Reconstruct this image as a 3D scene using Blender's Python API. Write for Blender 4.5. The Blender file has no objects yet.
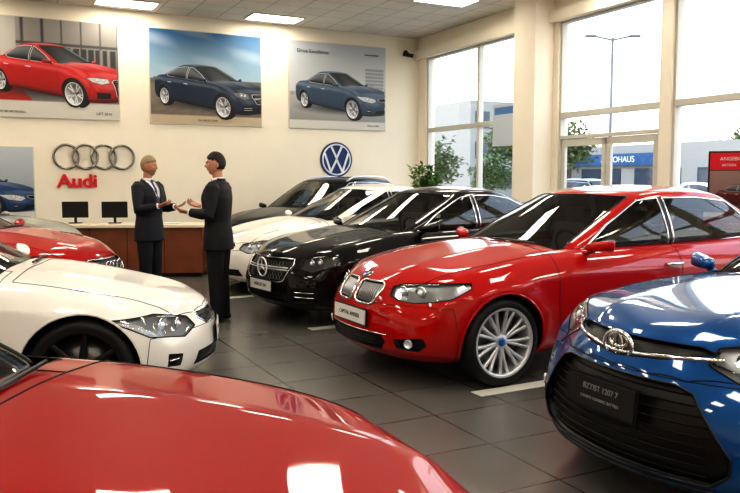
import bpy, bmesh, math, random
from mathutils import Vector, Matrix
from mathutils.bvhtree import BVHTree
random.seed(4)
SC=bpy.context.scene; COL=SC.collection
R=math.radians; PI=math.pi
X=Vector((1,0,0)); Y=Vector((0,1,0)); Z=Vector((0,0,1))
# ---------------------------------------------------------------- materials
def mat(name,c,rough=.5,metal=0,coat=0,emis=0,noise=0,ns=8,bump=0,gl=0.0,spec=.5,cior=1.5):
    m=bpy.data.materials.new(name); m.use_nodes=True; nt=m.node_tree; b=nt.nodes['Principled BSDF']
    b.inputs['Base Color'].default_value=(*c,1); b.inputs['Roughness'].default_value=rough
    b.inputs['Metallic'].default_value=metal; b.inputs['Coat Weight'].default_value=coat; b.inputs['Coat IOR'].default_value=cior
    b.inputs['Coat Roughness'].default_value=.02; b.inputs['Specular IOR Level'].default_value=spec
    if emis:
        b.inputs['Emission Color'].default_value=(*c,1); b.inputs['Emission Strength'].default_value=emis
    if noise or bump:
        tc=nt.nodes.new('ShaderNodeTexCoord'); n=nt.nodes.new('ShaderNodeTexNoise')
        n.inputs['Scale'].default_value=ns; n.inputs['Detail'].default_value=5
        nt.links.new(tc.outputs['Object'],n.inputs['Vector'])
        if noise:
            mx=nt.nodes.new('ShaderNodeMix'); mx.data_type='RGBA'
            mx.inputs['A'].default_value=(*[v*(1-noise) for v in c],1); mx.inputs['B'].default_value=(*[min(1,v*(1+noise)) for v in c],1)
            nt.links.new(n.outputs['Fac'],mx.inputs['Factor']); nt.links.new(mx.outputs['Result'],b.inputs['Base Color'])
        if bump:
            bp=nt.nodes.new('ShaderNodeBump'); bp.inputs['Strength'].default_value=bump; bp.inputs['Distance'].default_value=.01
            nt.links.new(n.outputs['Fac'],bp.inputs['Height']); nt.links.new(bp.outputs['Normal'],b.inputs['Normal'])
    m['c']=c; m['g']=gl
    return m
def glass(name,tint,base=.06,rough=.0):
    m=bpy.data.materials.new(name); m.use_nodes=True; nt=m.node_tree; nt.nodes.clear()
    o=nt.nodes.new('ShaderNodeOutputMaterial'); mx=nt.nodes.new('ShaderNodeMixShader')
    t=nt.nodes.new('ShaderNodeBsdfTransparent'); t.inputs[0].default_value=(*tint,1)
    g=nt.nodes.new('ShaderNodeBsdfGlossy'); g.inputs['Roughness'].default_value=rough
    lw=nt.nodes.new('ShaderNodeFresnel'); lw.inputs['IOR'].default_value=1.5
    ad=nt.nodes.new('ShaderNodeMath'); ad.operation='ADD'; ad.inputs[1].default_value=base; ad.use_clamp=True
    nt.links.new(lw.outputs[0],ad.inputs[0]); nt.links.new(ad.outputs[0],mx.inputs[0])
    nt.links.new(t.outputs[0],mx.inputs[1]); nt.links.new(g.outputs[0],mx.inputs[2]); nt.links.new(mx.outputs[0],o.inputs[0])
    m['c']=(.02,.025,.03); m['g']=.8
    return m
def paint(name,c,metal=.0,rough=.4,coat=1,cior=1.55):
    return mat(name,c,rough,metal,coat,gl=.45,spec=.1,cior=cior)
M={}
M['chrome']=mat('chrome',(.75,.75,.76),.08,1,gl=.6)
M['alloy']=mat('alloy',(.72,.73,.75),.32,.6,gl=.3)
M['darkalloy']=mat('dark_alloy',(.03,.03,.032),.4,.4,gl=.3)
M['rubber']=mat('rubber',(.012,.012,.013),.6,bump=.1,ns=60)
M['black']=mat('black_trim',(.008,.008,.009),.35)
M['gap']=mat('shut_gap',(.004,.004,.004),.8)
M['lamp']=mat('lamp_housing',(.50,.51,.52),.25,.4,gl=.3)
M['lampdark']=mat('lamp_bezel',(.14,.142,.146),.2,.5,gl=.3)
M['cover']=glass('lamp_cover_glass',(.95,.97,.99),.02)
M['lens']=mat('projector_lens',(.75,.80,.85),.05,.4,1)
M['carglass']=glass('car_glass',(.50,.54,.53),.04)
M['screen']=glass('windscreen_glass',(.66,.70,.69),.04)
M['red_lens']=mat('red_lens',(.35,.01,.01),.1,0,1)
M['interior']=mat('cabin_plastic',(.045,.042,.038),.7,noise=.2)
M['leather']=mat('seat_leather',(.12,.10,.08),.5,noise=.2,ns=20)
M['plate']=mat('plate_white',(.75,.76,.74),.4)
M['plate_dark']=mat('plate_dark',(.022,.022,.024),.35)
M['faint']=mat('plate_faint_ink',(.30,.30,.30),.5)
M['ink']=mat('dark_ink',(.02,.02,.025),.6)
M['disc']=mat('brake_steel',(.25,.25,.25),.4,.9)
M['blue_enamel']=mat('blue_enamel',(.01,.12,.5),.2,0,1)
M['white_enamel']=mat('white_enamel',(.8,.8,.8),.2,0,1)
# ---------------------------------------------------------------- mesh helpers
def link(name,me,m,parent=None,smooth=True):
    o=bpy.data.objects.new(name,me); COL.objects.link(o)
    if m is not None:
        for q in (m if isinstance(m,(list,tuple)) else [m]): me.materials.append(q)
    if parent: o.parent=parent
    if smooth: me.polygons.foreach_set('use_smooth',[True]*len(me.polygons))
    return o
class MB:
    def __init__(s): s.V=[]; s.F=[]; s.I=[]
    def add(s,V,F,T=None,mi=0):
        b=len(s.V)
        s.V+=[(T@Vector(v)) if T else Vector(v) for v in V]; s.F+=[tuple(i+b for i in f) for f in F]; s.I+=[mi]*len(F); return s
    def box(s,x0,x1,y0,y1,z0,z1,T=None,mi=0):
        V=[(x0,y0,z0),(x1,y0,z0),(x1,y1,z0),(x0,y1,z0),(x0,y0,z1),(x1,y0,z1),(x1,y1,z1),(x0,y1,z1)]
        return s.add(V,[(0,3,2,1),(4,5,6,7),(0,1,5,4),(1,2,6,5),(2,3,7,6),(3,0,4,7)],T,mi)
    def tube(s,P,r,closed=False,n=8,mi=0,T=None,sq=1.0,up=None):
        P=[Vector(p) for p in P]; N=len(P)
        if N<2: return s
        rr=r if isinstance(r,(list,tuple)) else [r]*N
        V=[];F=[];pu=None
        for i in range(N):
            if closed: t=P[(i+1)%N]-P[i-1]
            else: t=P[min(i+1,N-1)]-P[max(i-1,0)]
            if t.length<1e-9: t=Vector((0,0,1))
            t.normalize()
            if up is not None: u=up-t*up.dot(t)
            elif pu is None: u=(Z if abs(t.z)<.9 else X)-t*(Z if abs(t.z)<.9 else X).dot(t)
            else: u=pu-t*pu.dot(t)
            if u.length<1e-6: u=t.orthogonal()
            u.normalize(); pu=u; w=t.cross(u)
            for k in range(n):
                a=2*PI*k/n; V.append(P[i]+u*(math.cos(a)*rr[i]*sq)+w*(math.sin(a)*rr[i]))
        for i in range(N if closed else N-1):
            for k in range(n):
                a=i*n+k;b=i*n+(k+1)%n;c=((i+1)%N)*n+(k+1)%n;d=((i+1)%N)*n+k
                F.append((a,b,c,d))
        if not closed:
            F.append(tuple(range(n))[::-1]); F.append(tuple((N-1)*n+k for k in range(n)))
        return s.add(V,F,T,mi)
    def limb(s,P,r,n=14,sq=1.0,up=None,T=None):   # rounded ends
        P=[Vector(p) for p in P]; a=(P[0]-P[1]).normalized(); b=(P[-1]-P[-2]).normalized()
        Q=[P[0]+a*r[0]*.8]+P+[P[-1]+b*r[-1]*.8]; rr=[r[0]*.5]+list(r)+[r[-1]*.5]
        return s.tube(Q,rr,False,n,0,T,sq,up)
    def lathe(s,prof,n=32,T=None,mi=0,cap=False):  # about Z ; prof (r,z)
        V=[];F=[];m=len(prof)
        for k in range(n):
            a=2*PI*k/n
            for r,z in prof: V.append((r*math.cos(a),r*math.sin(a),z))
        for k in range(n):
            for j in range(m-1):
                F.append((k*m+j,((k+1)%n)*m+j,((k+1)%n)*m+j+1,k*m+j+1))
        return s.add(V,F,T,mi)
    def torus(s,r1,r2,T=None,n=32,m=8,sx=1,sy=1,mi=0):
        return s.tube([(math.cos(2*PI*k/n)*r1*sx,math.sin(2*PI*k/n)*r1*sy,0) for k in range(n)],r2,True,m,mi,T)
    def ball(s,c,r,n=12,m=8,T=None,mi=0,sc=(1,1,1)):
        V=[];F=[]
        for i in range(m+1):
            a=PI*i/m
            for k in range(n):
                b=2*PI*k/n; V.append((c[0]+r*sc[0]*math.sin(a)*math.cos(b),c[1]+r*sc[1]*math.sin(a)*math.sin(b),c[2]-r*sc[2]*math.cos(a)))
        for i in range(m):
            for k in range(n): F.append((i*n+k,i*n+(k+1)%n,(i+1)*n+(k+1)%n,(i+1)*n+k))
        return s.add(V,F,T,mi)
    def mesh(s):
        me=bpy.data.meshes.new('m'); me.from_pydata([tuple(v) for v in s.V],[],s.F); me.validate(); return me
    def obj(s,name,m,parent=None,smooth=False,bev=0):
        me=bpy.data.meshes.new(name); me.from_pydata([tuple(v) for v in s.V],[],s.F)
        o=link(name,me,m,parent,smooth)
        if isinstance(m,(list,tuple)): me.polygons.foreach_set('material_index',s.I)
        me.update()
        if bev:
            b=o.modifiers.new('b','BEVEL'); b.width=bev; b.segments=2; b.limit_method='ANGLE'
        return o
def evalmesh(me,setup):
    o=bpy.data.objects.new('tmp',me); COL.objects.link(o); setup(o)
    bpy.context.view_layer.update()
    dg=bpy.context.evaluated_depsgraph_get(); e=o.evaluated_get(dg)
    r=bpy.data.meshes.new_from_object(e); bpy.data.objects.remove(o); return r
def subdiv(V,F,lv,cr=None):
    me=bpy.data.meshes.new('t'); me.from_pydata([tuple(v) for v in V],[],F)
    if cr:
        at=me.attributes.new('crease_edge','FLOAT','EDGE')
        for e in me.edges:
            a,b=e.vertices
            at.data[e.index].value=cr.get((min(a,b),max(a,b)),0)
    def st(o): q=o.modifiers.new('s','SUBSURF'); q.levels=lv; q.render_levels=lv
    return evalmesh(me,st)
def remesh(mb,vox,smooth=2):
    def st(o):
        q=o.modifiers.new('r','REMESH'); q.mode='VOXEL'; q.voxel_size=vox
        w=o.modifiers.new('s','SMOOTH'); w.iterations=smooth; w.factor=.5
    return evalmesh(mb.mesh(),st)
def cage(nx,ny,nz,pos):
    idx={};V=[];F=[]
    def v(i,j,k):
        if (i,j,k) not in idx: idx[(i,j,k)]=len(V);V.append(pos(i,j,k))
        return idx[(i,j,k)]
    for i in range(nx-1):
        for j in range(ny-1):
            for k,rv in ((nz-1,0),(0,1)):
                q=(v(i,j,k),v(i+1,j,k),v(i+1,j+1,k),v(i,j+1,k)); F.append(q[::-1] if rv else q)
        for k in range(nz-1):
            for j,rv in ((0,0),(ny-1,1)):
                q=(v(i,j,k),v(i+1,j,k),v(i+1,j,k+1),v(i,j,k+1)); F.append(q[::-1] if rv else q)
    for j in range(ny-1):
        for k in range(nz-1):
            for i,rv in ((nx-1,0),(0,1)):
                q=(v(i,j,k),v(i,j+1,k),v(i,j+1,k+1),v(i,j,k+1)); F.append(q[::-1] if rv else q)
    return V,F,idx
def rbox(c,s,lv=2,T=None):   # soft rounded block
    g=[-1,-.8,.8,1]
    V,F,_=cage(4,4,4,lambda i,j,k:Vector((c[0]+g[i]*s[0]/2,c[1]+g[j]*s[1]/2,c[2]+g[k]*s[2]/2)))
    me=subdiv(V,F,lv); mb=MB(); mb.add([v.co.copy() for v in me.vertices],[tuple(p.vertices) for p in me.polygons],T); return mb
def empty(name,loc,rz=0):
    o=bpy.data.objects.new(name,None); COL.objects.link(o); o.location=loc; o.rotation_euler=(0,0,rz); o.empty_display_size=.2; return o
def tag(o,label,cat,group=None,kind=None):
    if label: o['label']=label
    if cat: o['category']=cat
    if group: o['group']=group
    if kind: o['kind']=kind
    return o
def struct(o): o['kind']='structure'; return o
def frame(co,n,up=Z):
    z=n.normalized(); x=up.cross(z).normalized(); y=z.cross(x)
    m=Matrix((x,y,z)).transposed().to_4x4(); m.translation=co; return m
def text(body,size,T,m,parent,name='lettering',ext=.002,bold=0):
    cu=bpy.data.curves.new('t','FONT'); cu.body=body; cu.size=size; cu.extrude=ext; cu.align_x='CENTER'; cu.align_y='CENTER'; cu.offset=bold
    o=bpy.data.objects.new('t',cu); COL.objects.link(o); bpy.context.view_layer.update()
    e=o.evaluated_get(bpy.context.evaluated_depsgraph_get()); me=bpy.data.meshes.new_from_object(e); bpy.data.objects.remove(o)
    me.transform(T); me.materials.clear()
    return link(name,me,m,parent,False)
def hull(P):
    P=sorted(set((round(a,5),round(b,5)) for a,b in P))
    def half(Q):
        h=[]
        for p in Q:
            while len(h)>1 and (h[-1][0]-h[-2][0])*(p[1]-h[-2][1])-(h[-1][1]-h[-2][1])*(p[0]-h[-2][0])<=0: h.pop()
            h.append(p)
        return h[:-1]
    return half(P)+half(P[::-1])
class Shell:
    def __init__(s,me):
        s.bm=bmesh.new(); s.bm.from_mesh(me); s.bm.normal_update(); s.L=s.bm.faces.layers.int.new('tag'); s.bvh=BVHTree.FromBMesh(s.bm); s.regs=[]; s.n=0
    def hit(s,o,d):
        r=s.bvh.ray_cast(Vector(o),Vector(d)); return r[0],r[1]
    def front(s,y,z):
        p,n=s.hit((6,y,z),(-1,0,0))
        return (p,n) if p else (Vector((0,y,z)),X.copy())
    def side(s,x,z,sg):
        p,n=s.hit((x,sg*4,z),(0,-sg,0))
        return (p,n) if p else (Vector((x,sg*.5,z)),Y*sg)
    def top(s,x,y):
        p,n=s.hit((x,y,4),(0,0,-1)); return (p,n) if p else (Vector((x,y,.9)),Z.copy())
    def cut(s,pts,U,V,cond,over=None,delete=False,**reg):
        bm=s.bm; poly=hull(pts); s.n+=1; t=s.n
        us=[p[0] for p in poly]; vs=[p[1] for p in poly]; u0,u1,v0,v1=min(us)-.12,max(us)+.12,min(vs)-.12,max(vs)+.12
        def near(f):
            c=f.calc_center_median(); 
            return cond(f.normal,c) and u0<c.dot(U)<u1 and v0<c.dot(V)<v1
        m=len(poly)
        for i in range(m):
            a=poly[i];b=poly[(i+1)%m]
            no=U*(b[1]-a[1])-V*(b[0]-a[0])
            fs=[f for f in bm.faces if near(f)]
            if not fs: continue
            es=set(); ve=set()
            for f in fs: es.update(f.edges); ve.update(f.verts)
            bmesh.ops.bisect_plane(bm,geom=list(ve)+list(es)+fs,dist=1e-4,plane_co=U*a[0]+V*a[1],plane_no=no.normalized())
        bm.normal_update(); kill=[]
        for f in bm.faces:
            if not near(f): continue
            c=f.calc_center_median(); pu,pv=c.dot(U),c.dot(V); ok=True
            for i in range(m):
                a=poly[i];b=poly[(i+1)%m]
                if (b[0]-a[0])*(pv-a[1])-(b[1]-a[1])*(pu-a[0])<-1e-6: ok=False;break
            if ok and (over is None or f[s.L] in over):
                if delete: kill.append(f)
                else: f[s.L]=t
        if delete: bmesh.ops.delete(bm,geom=kill,context='FACES')
        else: s.regs.append((t,reg))
        return t
    def extract(s,t,name,m,parent,off=None,trim=None,tm=None,cover=None,lip=0):
        fs=[f for f in s.bm.faces if f[s.L]==t]
        if not fs: return None
        mp={};V=[];F=[];ec={}
        for f in fs:
            q=[]
            for v in f.verts:
                if v.index not in mp: mp[v.index]=len(V); V.append(v.co.copy())
                q.append(mp[v.index])
            F.append(tuple(q))
            for i in range(len(q)):
                a,b=q[i],q[(i+1)%len(q)]; k=(min(a,b),max(a,b))
                ec[k]=None if k in ec else (a,b)
        bd=[e for e in ec.values() if e]
        mb=MB()
        if off is not None:
            mb.add([v+off for v in V],F); nV=len(V); b=len(mb.V); mb.V+=[v.copy() for v in V]
            for a,c in bd: mb.F.append((b+a,b+c,c,a)); mb.I.append(0)
        else: mb.add(V,F)
        loops=[]; nx={}
        for a,b in bd: nx.setdefault(a,[]).append(b)
        while nx:
            st=next(iter(nx)); cur=st; L=[]
            while cur in nx:
                L.append(cur); o=nx[cur]; n2=o.pop()
                if not o: del nx[cur]
                cur=n2
                if cur==st: break
            if len(L)>3: loops.append([V[i] for i in L])
        if trim:
            for L in loops:
                Q=[L[0]]
                for p in L[1:]:
                    if (p-Q[-1]).length>.012: Q.append(p)
                if len(Q)>3: mb.tube(Q,trim,True,6,1)
        ms=[m,tm or M['gap']]
        o=mb.obj(name,ms,parent,True)
        if cover:
            c=MB(); c.add(V,F); c.obj('lamp_cover',cover,o,True)
        return o
# ---------------------------------------------------------------- emblems (local XY plane, Z out)
def roundel(T,r,parent):
    b=MB(); b.lathe([(0,.004),(r,.004),(r,0)],24,T); b.torus(r*.97,r*.06,T,mi=1)
    for q in range(4):
        V=[(0,0,.006)]+[(r*.66*math.cos(PI/2*q+PI/2*k/6),r*.66*math.sin(PI/2*q+PI/2*k/6),.006) for k in range(7)]
        b.add(V,[(0,k+1,k+2) for k in range(6)],T,2 if q%2 else 3)
    b.obj('emblem',[M['ink'],M['chrome'],M['blue_enamel'],M['white_enamel']],parent,False)
def star(T,r,parent,m=None):
    b=MB(); b.torus(r,r*.09,T)
    for q in range(3):
        a=PI/2+q*2*PI/3
        V=[(r*math.cos(a),r*math.sin(a),.004),(r*.2*math.cos(a+PI/3),r*.2*math.sin(a+PI/3),.002),(0,0,.014),(r*.2*math.cos(a-PI/3),r*.2*math.sin(a-PI/3),.002)]
        b.add(V,[(0,1,2),(0,2,3)],T)
    b.obj('emblem',M['white_enamel'],parent,False)
def ovals(T,r,parent):
    b=MB(); b.torus(r,r*.12,T,sx=1,sy=.68); b.torus(r,r*.10,T@Matrix.Translation((0,r*.24,.0)),sx=.66,sy=.34); b.torus(r,r*.10,T@Matrix.Translation((0,0,.0)),sx=.26,sy=.60)
    b.obj('emblem',M['chrome'],parent,True)
def rings(T,r,parent,m=None,name='emblem',th=.13):
    b=MB()
    for k in range(4): b.torus(r,r*th,T@Matrix.Translation(((k-1.5)*r*1.5,0,.003*(k%2))),m=8)
    return b.obj(name,m or M['chrome'],parent,True)
def vw(T,r,parent,m,disc=None,name='emblem'):
    b=MB()
    b.torus(r*.98,r*.055,T,mi=0)
    if disc: b.lathe([(0,-.005),(r*1.14,-.005),(r*1.14,-.03)],40,T,1)
    w=r*.068
    def st(pts):
        for p,q in zip(pts,pts[1:]):
            p=Vector((*p,0))*r;q=Vector((*q,0))*r; d=(q-p).normalized(); n=Vector((-d.y,d.x,0))*w
            p-=d*w*.4;q+=d*w*.4
            V=[p-n,q-n,q+n,p+n]; V+=[v+Vector((0,0,.012)) for v in V]
            b.add(V,[(4,5,6,7),(0,1,5,4),(1,2,6,5),(2,3,7,6),(3,0,4,7)],T)
    st([(-.38,.86),(0,.10),(.38,.86)]); st([(-.84,.40),(-.42,-.80),(0,.0),(.42,-.80),(.84,.40)])
    return b.obj(name,[m,disc or m],parent,False)
# ---------------------------------------------------------------- wheels
WC={}
def wheel_meshes(style,Rw):
    k=(style,Rw)
    if k in WC: return WC[k]
    T=Matrix.Rotation(-PI/2,4,'X')   # z -> +y
    rr=Rw*.77; w=.11
    t=MB(); t.lathe([(rr,-w),(rr+.02,-w-.006),(Rw-.03,-w-.004),(Rw-.008,-w+.02),(Rw,-w+.05),(Rw,-.03),(Rw-.006,-.028),(Rw-.006,-.02),(Rw,-.018),(Rw,.018),(Rw-.006,.02),(Rw-.006,.028),(Rw,.03),(Rw,w-.05),(Rw-.008,w-.02),(Rw-.03,w+.004),(rr+.02,w+.006),(rr,w)],56,T)
    r=MB(); r.lathe([(rr+.004,w+.002),(rr-.012,w+.004),(rr-.02,w-.012),(rr-.03,.02),(rr-.035,-w)],56,T)
    r.lathe([(0,w-.032),(.05,w-.034),(.062,w-.045),(.066,-.0)],28,T)
    def spoke(a,r0,r1,w0,w1,y0,y1,th=.03,da=0):
        V=[]
        for rad,ww,yy,dd in ((r0,w0,y0,0),((r0+r1)/2,(w0+w1)/2*.92,(y0*.6+y1*.4)+.002,da/2),(r1,w1,y1,da)):
            for sx,dy in ((-1,-.006),(-.35,0),(.35,0),(1,-.006),(1,-th),(-1,-th)):
                V.append((rad*math.cos(a+dd)-sx*ww*math.sin(a+dd),rad*math.sin(a+dd)+sx*ww*math.cos(a+dd),yy+dy))
        F=[]
        for q in range(2):
            for i in range(6): F.append((q*6+i,q*6+(i+1)%6,(q+1)*6+(i+1)%6,(q+1)*6+i))
        r.add(V,F,T)
    if style=='multi':
        for i in range(9):
            a=2*PI*i/9
            spoke(a-.07,.05,rr-.015,.012,.0135,w-.035,w-.012,.03,-.07); spoke(a+.07,.05,rr-.015,.012,.0135,w-.035,w-.012,.03,.07)
    elif style=='five':
        for i in range(5):
            a=2*PI*i/5+.3
            spoke(a-.11,.05,rr-.015,.017,.013,w-.035,w-.015,.03,-.09); spoke(a+.11,.05,rr-.015,.017,.013,w-.035,w-.015,.03,.09)
    else:
        for i in range(7): spoke(2*PI*i/7,.05,rr-.015,.026,.018,w-.035,w-.015)
    h=MB(); h.lathe([(0,w-.026),(.03,w-.027),(.034,w-.034),(.034,w-.05)],24,T)
    d=MB(); d.lathe([(.04,-.0),(rr*.8,0),(rr*.8,-.02),(.04,-.02)],36,T)
    res=[t.mesh(),r.mesh(),h.mesh(),d.mesh()]
    for me,mm in zip(res,(M['rubber'],M['darkalloy'] if style=='seven' else M['alloy'],M['blue_enamel'] if style=='multi' else M['lampdark'],M['disc'])):
        me.materials.append(mm); me.polygons.foreach_set('use_smooth',[True]*len(me.polygons))
    WC[k]=res; return res
def add_wheel(root,x,y,Rw,style):
    ms=wheel_meshes(style,Rw); sg=1 if y>0 else -1
    o=bpy.data.objects.new('wheel',ms[0]); COL.objects.link(o); o.parent=root; o.location=(x,y,Rw); o.rotation_euler=(0,random.uniform(0,1),0 if sg>0 else PI)
    for n,me in zip(('rim','hub_cap','brake_disc'),ms[1:]):
        c=bpy.data.objects.new(n,me); COL.objects.link(c); c.parent=o
    return o
# ---------------------------------------------------------------- car
DEF=dict(nose=.83,tail=-4.07,wb=2.97,hw=.93,H=1.46,R=.335,zb=.18,nz=.80,cz=1.02,rz=1.07,beF=.96,beR=1.01,cow=-.40,rf=-1.28,rr=-2.60,rb=-3.30,bx=-1.75,
 bow=.24,dxf=[-.13,-.02,.0,-.01,-.03,-.10],style='multi',trim='chrome',g_rear=.45,yb=.86,yr=.655,crown=.05,ridge=.014,mo=.40,hexp=.78,rails=0)
def lerpt(x,T):
    if x<=T[0][0]: return T[0][1]
    for (a,b),(c,d) in zip(T,T[1:]):
        if x<=c: return b+(d-b)*(x-a)/(c-a)
    return T[-1][1]
def car(name,label,pm,loc,head,lv=3,front=None,group=None,cat='car',**kw):
    P=dict(DEF); P.update(kw); g=lambda k:P[k]
    nose,tail,wb,hw,H,Rw=g('nose'),g('tail'),g('wb'),g('hw'),g('H'),g('R')
    cow,rb,rf,rr,bx=g('cow'),g('rb'),g('rf'),g('rr'),g('bx')
    root=empty(name,(0,0,0)); h=Vector((math.cos(R(head)),math.sin(R(head)),0))
    root.rotation_euler=(0,0,R(head)); root.location=Vector((loc[0],loc[1],0))-h*nose
    tag(root,label,cat,group)
    xs=[tail,tail+.08,tail+.32,-wb,-wb+.5,(-wb+.5-.95)/2,-1.0,cow-.02,0,nose-.5,nose-.25,nose-.08,nose]
    def topC(x):
        if x>cow: return g('nz')-.05*max(0,(x-(nose-.09))/.09)+(g('cz')-g('nz'))*max(0,(nose-.08-x)/(nose-.08-cow))**g('hexp')
        return lerpt(x,[(tail,g('rz')-.07),(tail+.3,g('rz')),(rb,g('rz')+.01),(rb+.5,g('beR')+.03),(cow,g('cz'))])
    def topE(x):
        if x>cow: return topC(x)-g('crown')-(.05 if x>nose-.1 else 0)
        return lerpt(x,[(tail,g('rz')-.11),(tail+.3,g('rz')-.05),(-wb,g('beR')),(cow,g('beF'))])
    wid=[(tail,.82),(tail+.08,.89),(tail+.32,.965),(-wb,1.005),(-wb+.5,.99),(-.95,.985),(cow,.985),(0,1.0),(nose-.5,.985),(nose-.25,.935),(nose-.08,.86),(nose,.80)]
    fy=[-1,-.74,-.4,0,.4,.74,1]; rz=[0,.13,.33,.55,.79,1]; rw=[.87,.955,.985,1.0,.99,.90]
    def pos(i,j,k):
        x=xs[i]; f=fy[j]; zt=topE(x)+(topC(x)-topE(x))*(1-abs(f)**2.2)
        if abs(abs(f)-.4)<.01 and x>cow-.1 and x<nose-.1: zt+=g('ridge')
        z=g('zb')+(zt-g('zb'))*rz[k]
        wk=max(0,1-(nose-x)/.7); wt=max(0,1-(x-tail)/.6)
        xx=x+g('dxf')[k]*wk-g('bow')*abs(f)**2.3*wk + wt*(.16*abs(f)**2.3+[.10,.02,0,.0,.01,.05][k])
        return Vector((xx,f*hw*lerpt(x,wid)*rw[k],z))
    V,F,idx=cage(13,7,6,pos); cr={}
    for i in range(1,11):
        for j in (0,6):
            a,b=idx[(i,j,4)],idx[(i+1,j,4)]; cr[(min(a,b),max(a,b))]=.8
    for i in range(7,11):
        for j in (2,4):
            a,b=idx[(i,j,5)],idx[(i+1,j,5)]; cr[(min(a,b),max(a,b))]=.9
    me=subdiv(V,F,lv,cr)
    Ra=Rw+.035
    for v in me.vertices:     # flared arches
        for ax in (0,-wb):
            d=math.hypot(v.co.x-ax,v.co.z-Rw)
            if abs(v.co.y)>.6*hw and v.co.z<.9:
                v.co.y+=math.copysign(.022*max(0,1-abs(d-Ra)/.16)**2*(3-2*max(0,1-abs(d-Ra)/.16)),v.co.y)
    sh=Shell(me)
    liners=[]
    for ax in (0,-wb):
        for s in (1,-1):
            L=[]
            for q in range(25):
                a=-.25+ (PI+.5)*q/24; x=ax+Ra*math.cos(a); z=Rw+Ra*math.sin(a)
                if z<g('zb')+.03: continue
                p,_=sh.side(x,z,s); L.append((x,p.y,z))
            liners.append((ax,s,L))
    for ax in (0,-wb):
        nn=32 if lv>2 else 24
        circ=[(ax+Ra*math.cos(2*PI*k/nn),Rw+Ra*math.sin(2*PI*k/nn)) for k in range(nn)]
        for s in (1,-1): sh.cut(circ,X,Z,lambda n,c,s=s:c.y*s>.52*hw and c.z<.85,delete=True)
    yo=g('yb')-.07
    sh.cut([(cow-.14,yo*hw*.93),(cow-.14,-yo*hw*.93),(cow-.5,yo*hw),(cow-.5,-yo*hw),(rb+.2,yo*hw*.9),(rb+.2,-yo*hw*.9)],X,Y,lambda n,c:n.z>.4,delete=True)
    hp=[(nose-.10,0),(nose-.115,.22*hw),(nose-.17,.42*hw),(nose-.28,.60*hw),(nose-.45,.70*hw),(0,.79*hw),(cow-.02,.80*hw)]
    sh.cut(hp+[(a,-b) for a,b in hp],X,Y,lambda n,c:n.z>.35 and c.z>.6,name='hood',m=pm,trim=.003)
    for s in (1,-1):
        cy=lambda n,c,s=s:c.y*s>.5*hw and c.z>.2
        fd=min(-.50,cow-.02)
        sh.cut([(fd-.02,.29),(fd+.02,.6),(fd,1.3),(bx,1.3),(bx,.29)],X,Z,cy,over=(0,),name='front_door',m=pm,trim=.003)
        sh.cut([(bx,.29),(bx,1.3),(-wb+.10,1.3),(-wb+.10,.85),(-wb+.42,.29)],X,Z,cy,over=(0,),name='rear_door',m=pm,trim=.003)
    sh.cut([(nose+.3,.05),(nose+.3,g('nz')-.19),(.42,g('nz')-.19),(.36,.05)],X,Z,lambda n,c:c.z>.05,over=(0,),name='front_bumper',m=pm,trim=.0025)
    sh.cut([(tail-.3,.05),(tail-.3,.62),(-wb-.44,.62),(-wb-.38,.05)],X,Z,lambda n,c:c.z>.05,over=(0,),name='rear_bumper',m=pm,trim=.0025)
    for s in (1,-1):
        sh.cut([(s*.45*hw,.72),(s*.45*hw,.86),(s*1.1*hw,.74),(s*1.1*hw,.90)],Y,Z,lambda n,c,s=s:c.x<tail+.28 and c.y*s>0,name='tail_light',m=M['red_lens'],trim=.003)
    dets=[]
    if front: front(sh,P,root,pm,dets)
    sh.bm.verts.index_update()
    objs={}
    sh.extract(0,'body',pm,root)
    for t,r in sh.regs:
        o=sh.extract(t,r['name'],r['m'],root,r.get('off'),r.get('trim'),r.get('tm'),r.get('cover'))
        if o:
            objs.setdefault(r['name'],[]).append(o)
            if r.get('fn'): r['fn'](o)
    for o,x in [(q,bx+.20) for q in objs.get('front_door',[])]+[(q,-wb+.42) for q in objs.get('rear_door',[])]:
        s=1 if sum(v.co.y for v in o.data.vertices[:20] if True)>0 else -1
        p,n=sh.side(x,g('beF')-.13,s); p2,_=sh.side(x-.19,g('beF')-.125,s)
        b=MB(); b.tube([p,p.lerp(p2,.12)+Y*s*.03,p.lerp(p2,.88)+Y*s*.03,p2],[.012,.016,.016,.012],n=8,sq=.8); b.obj('door_handle',M['chrome'] if P.get('trim')=='chrome' else pm,o,True)
    for ax,s,L in liners:
        b=MB(); yi=s*.52*hw; n=len(L); V=[(x,y,z) for x,y,z in L]+[(x,yi,z) for x,y,z in L]
        b.add(V,[(i,i+1,n+i+1,n+i) for i in range(n-1)]); b.add([(x,yi,z) for x,y,z in L],[tuple(range(n))])
        b.tube([Vector(l) for l in L],.009,n=6,mi=1); b.obj('wheel_arch',[M['gap'],pm],root,False)
    # greenhouse
    gs=[0,.07,.28,.5,.72,.93,1]; tk=[0,.3,.62,.88,1]
    zr=[H-.035,H-.01,H+.022,H+.03,H+.022,H-.015,H-.045]
    def gp(i,j,k):
        f=fy[j]; q=gs[i]; t=tk[k]; xb=rb+(cow-rb)*q; xr=rr+(rf-rr)*q; x=xb+(xr-xb)*t
        zbse=lerpt(xb,[(rb,g('rz')-.05),(rb+.6,g('beR')-.03),(cow,g('beF')-.03)])
        zt=zr[i]-.05*abs(f)**2.2; z=zbse+(zt-zbse)*t
        ef=[.86,.93,.985,1,.985,.945,.90][i]; et=[.88,.93,.985,1,.985,.95,.92][i]
        y=hw*(g('yb')*ef*(1-t)+g('yr')*et*t+.035*math.sin(PI*min(1,t*1.05)))
        if i>=5: x-=.16*abs(f)**2.2*(1 if i==6 else .8)
        if i<=1: x+=.12*abs(f)**2.2*(1 if i==0 else .8)
        return Vector((x,f*y,z))
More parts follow.
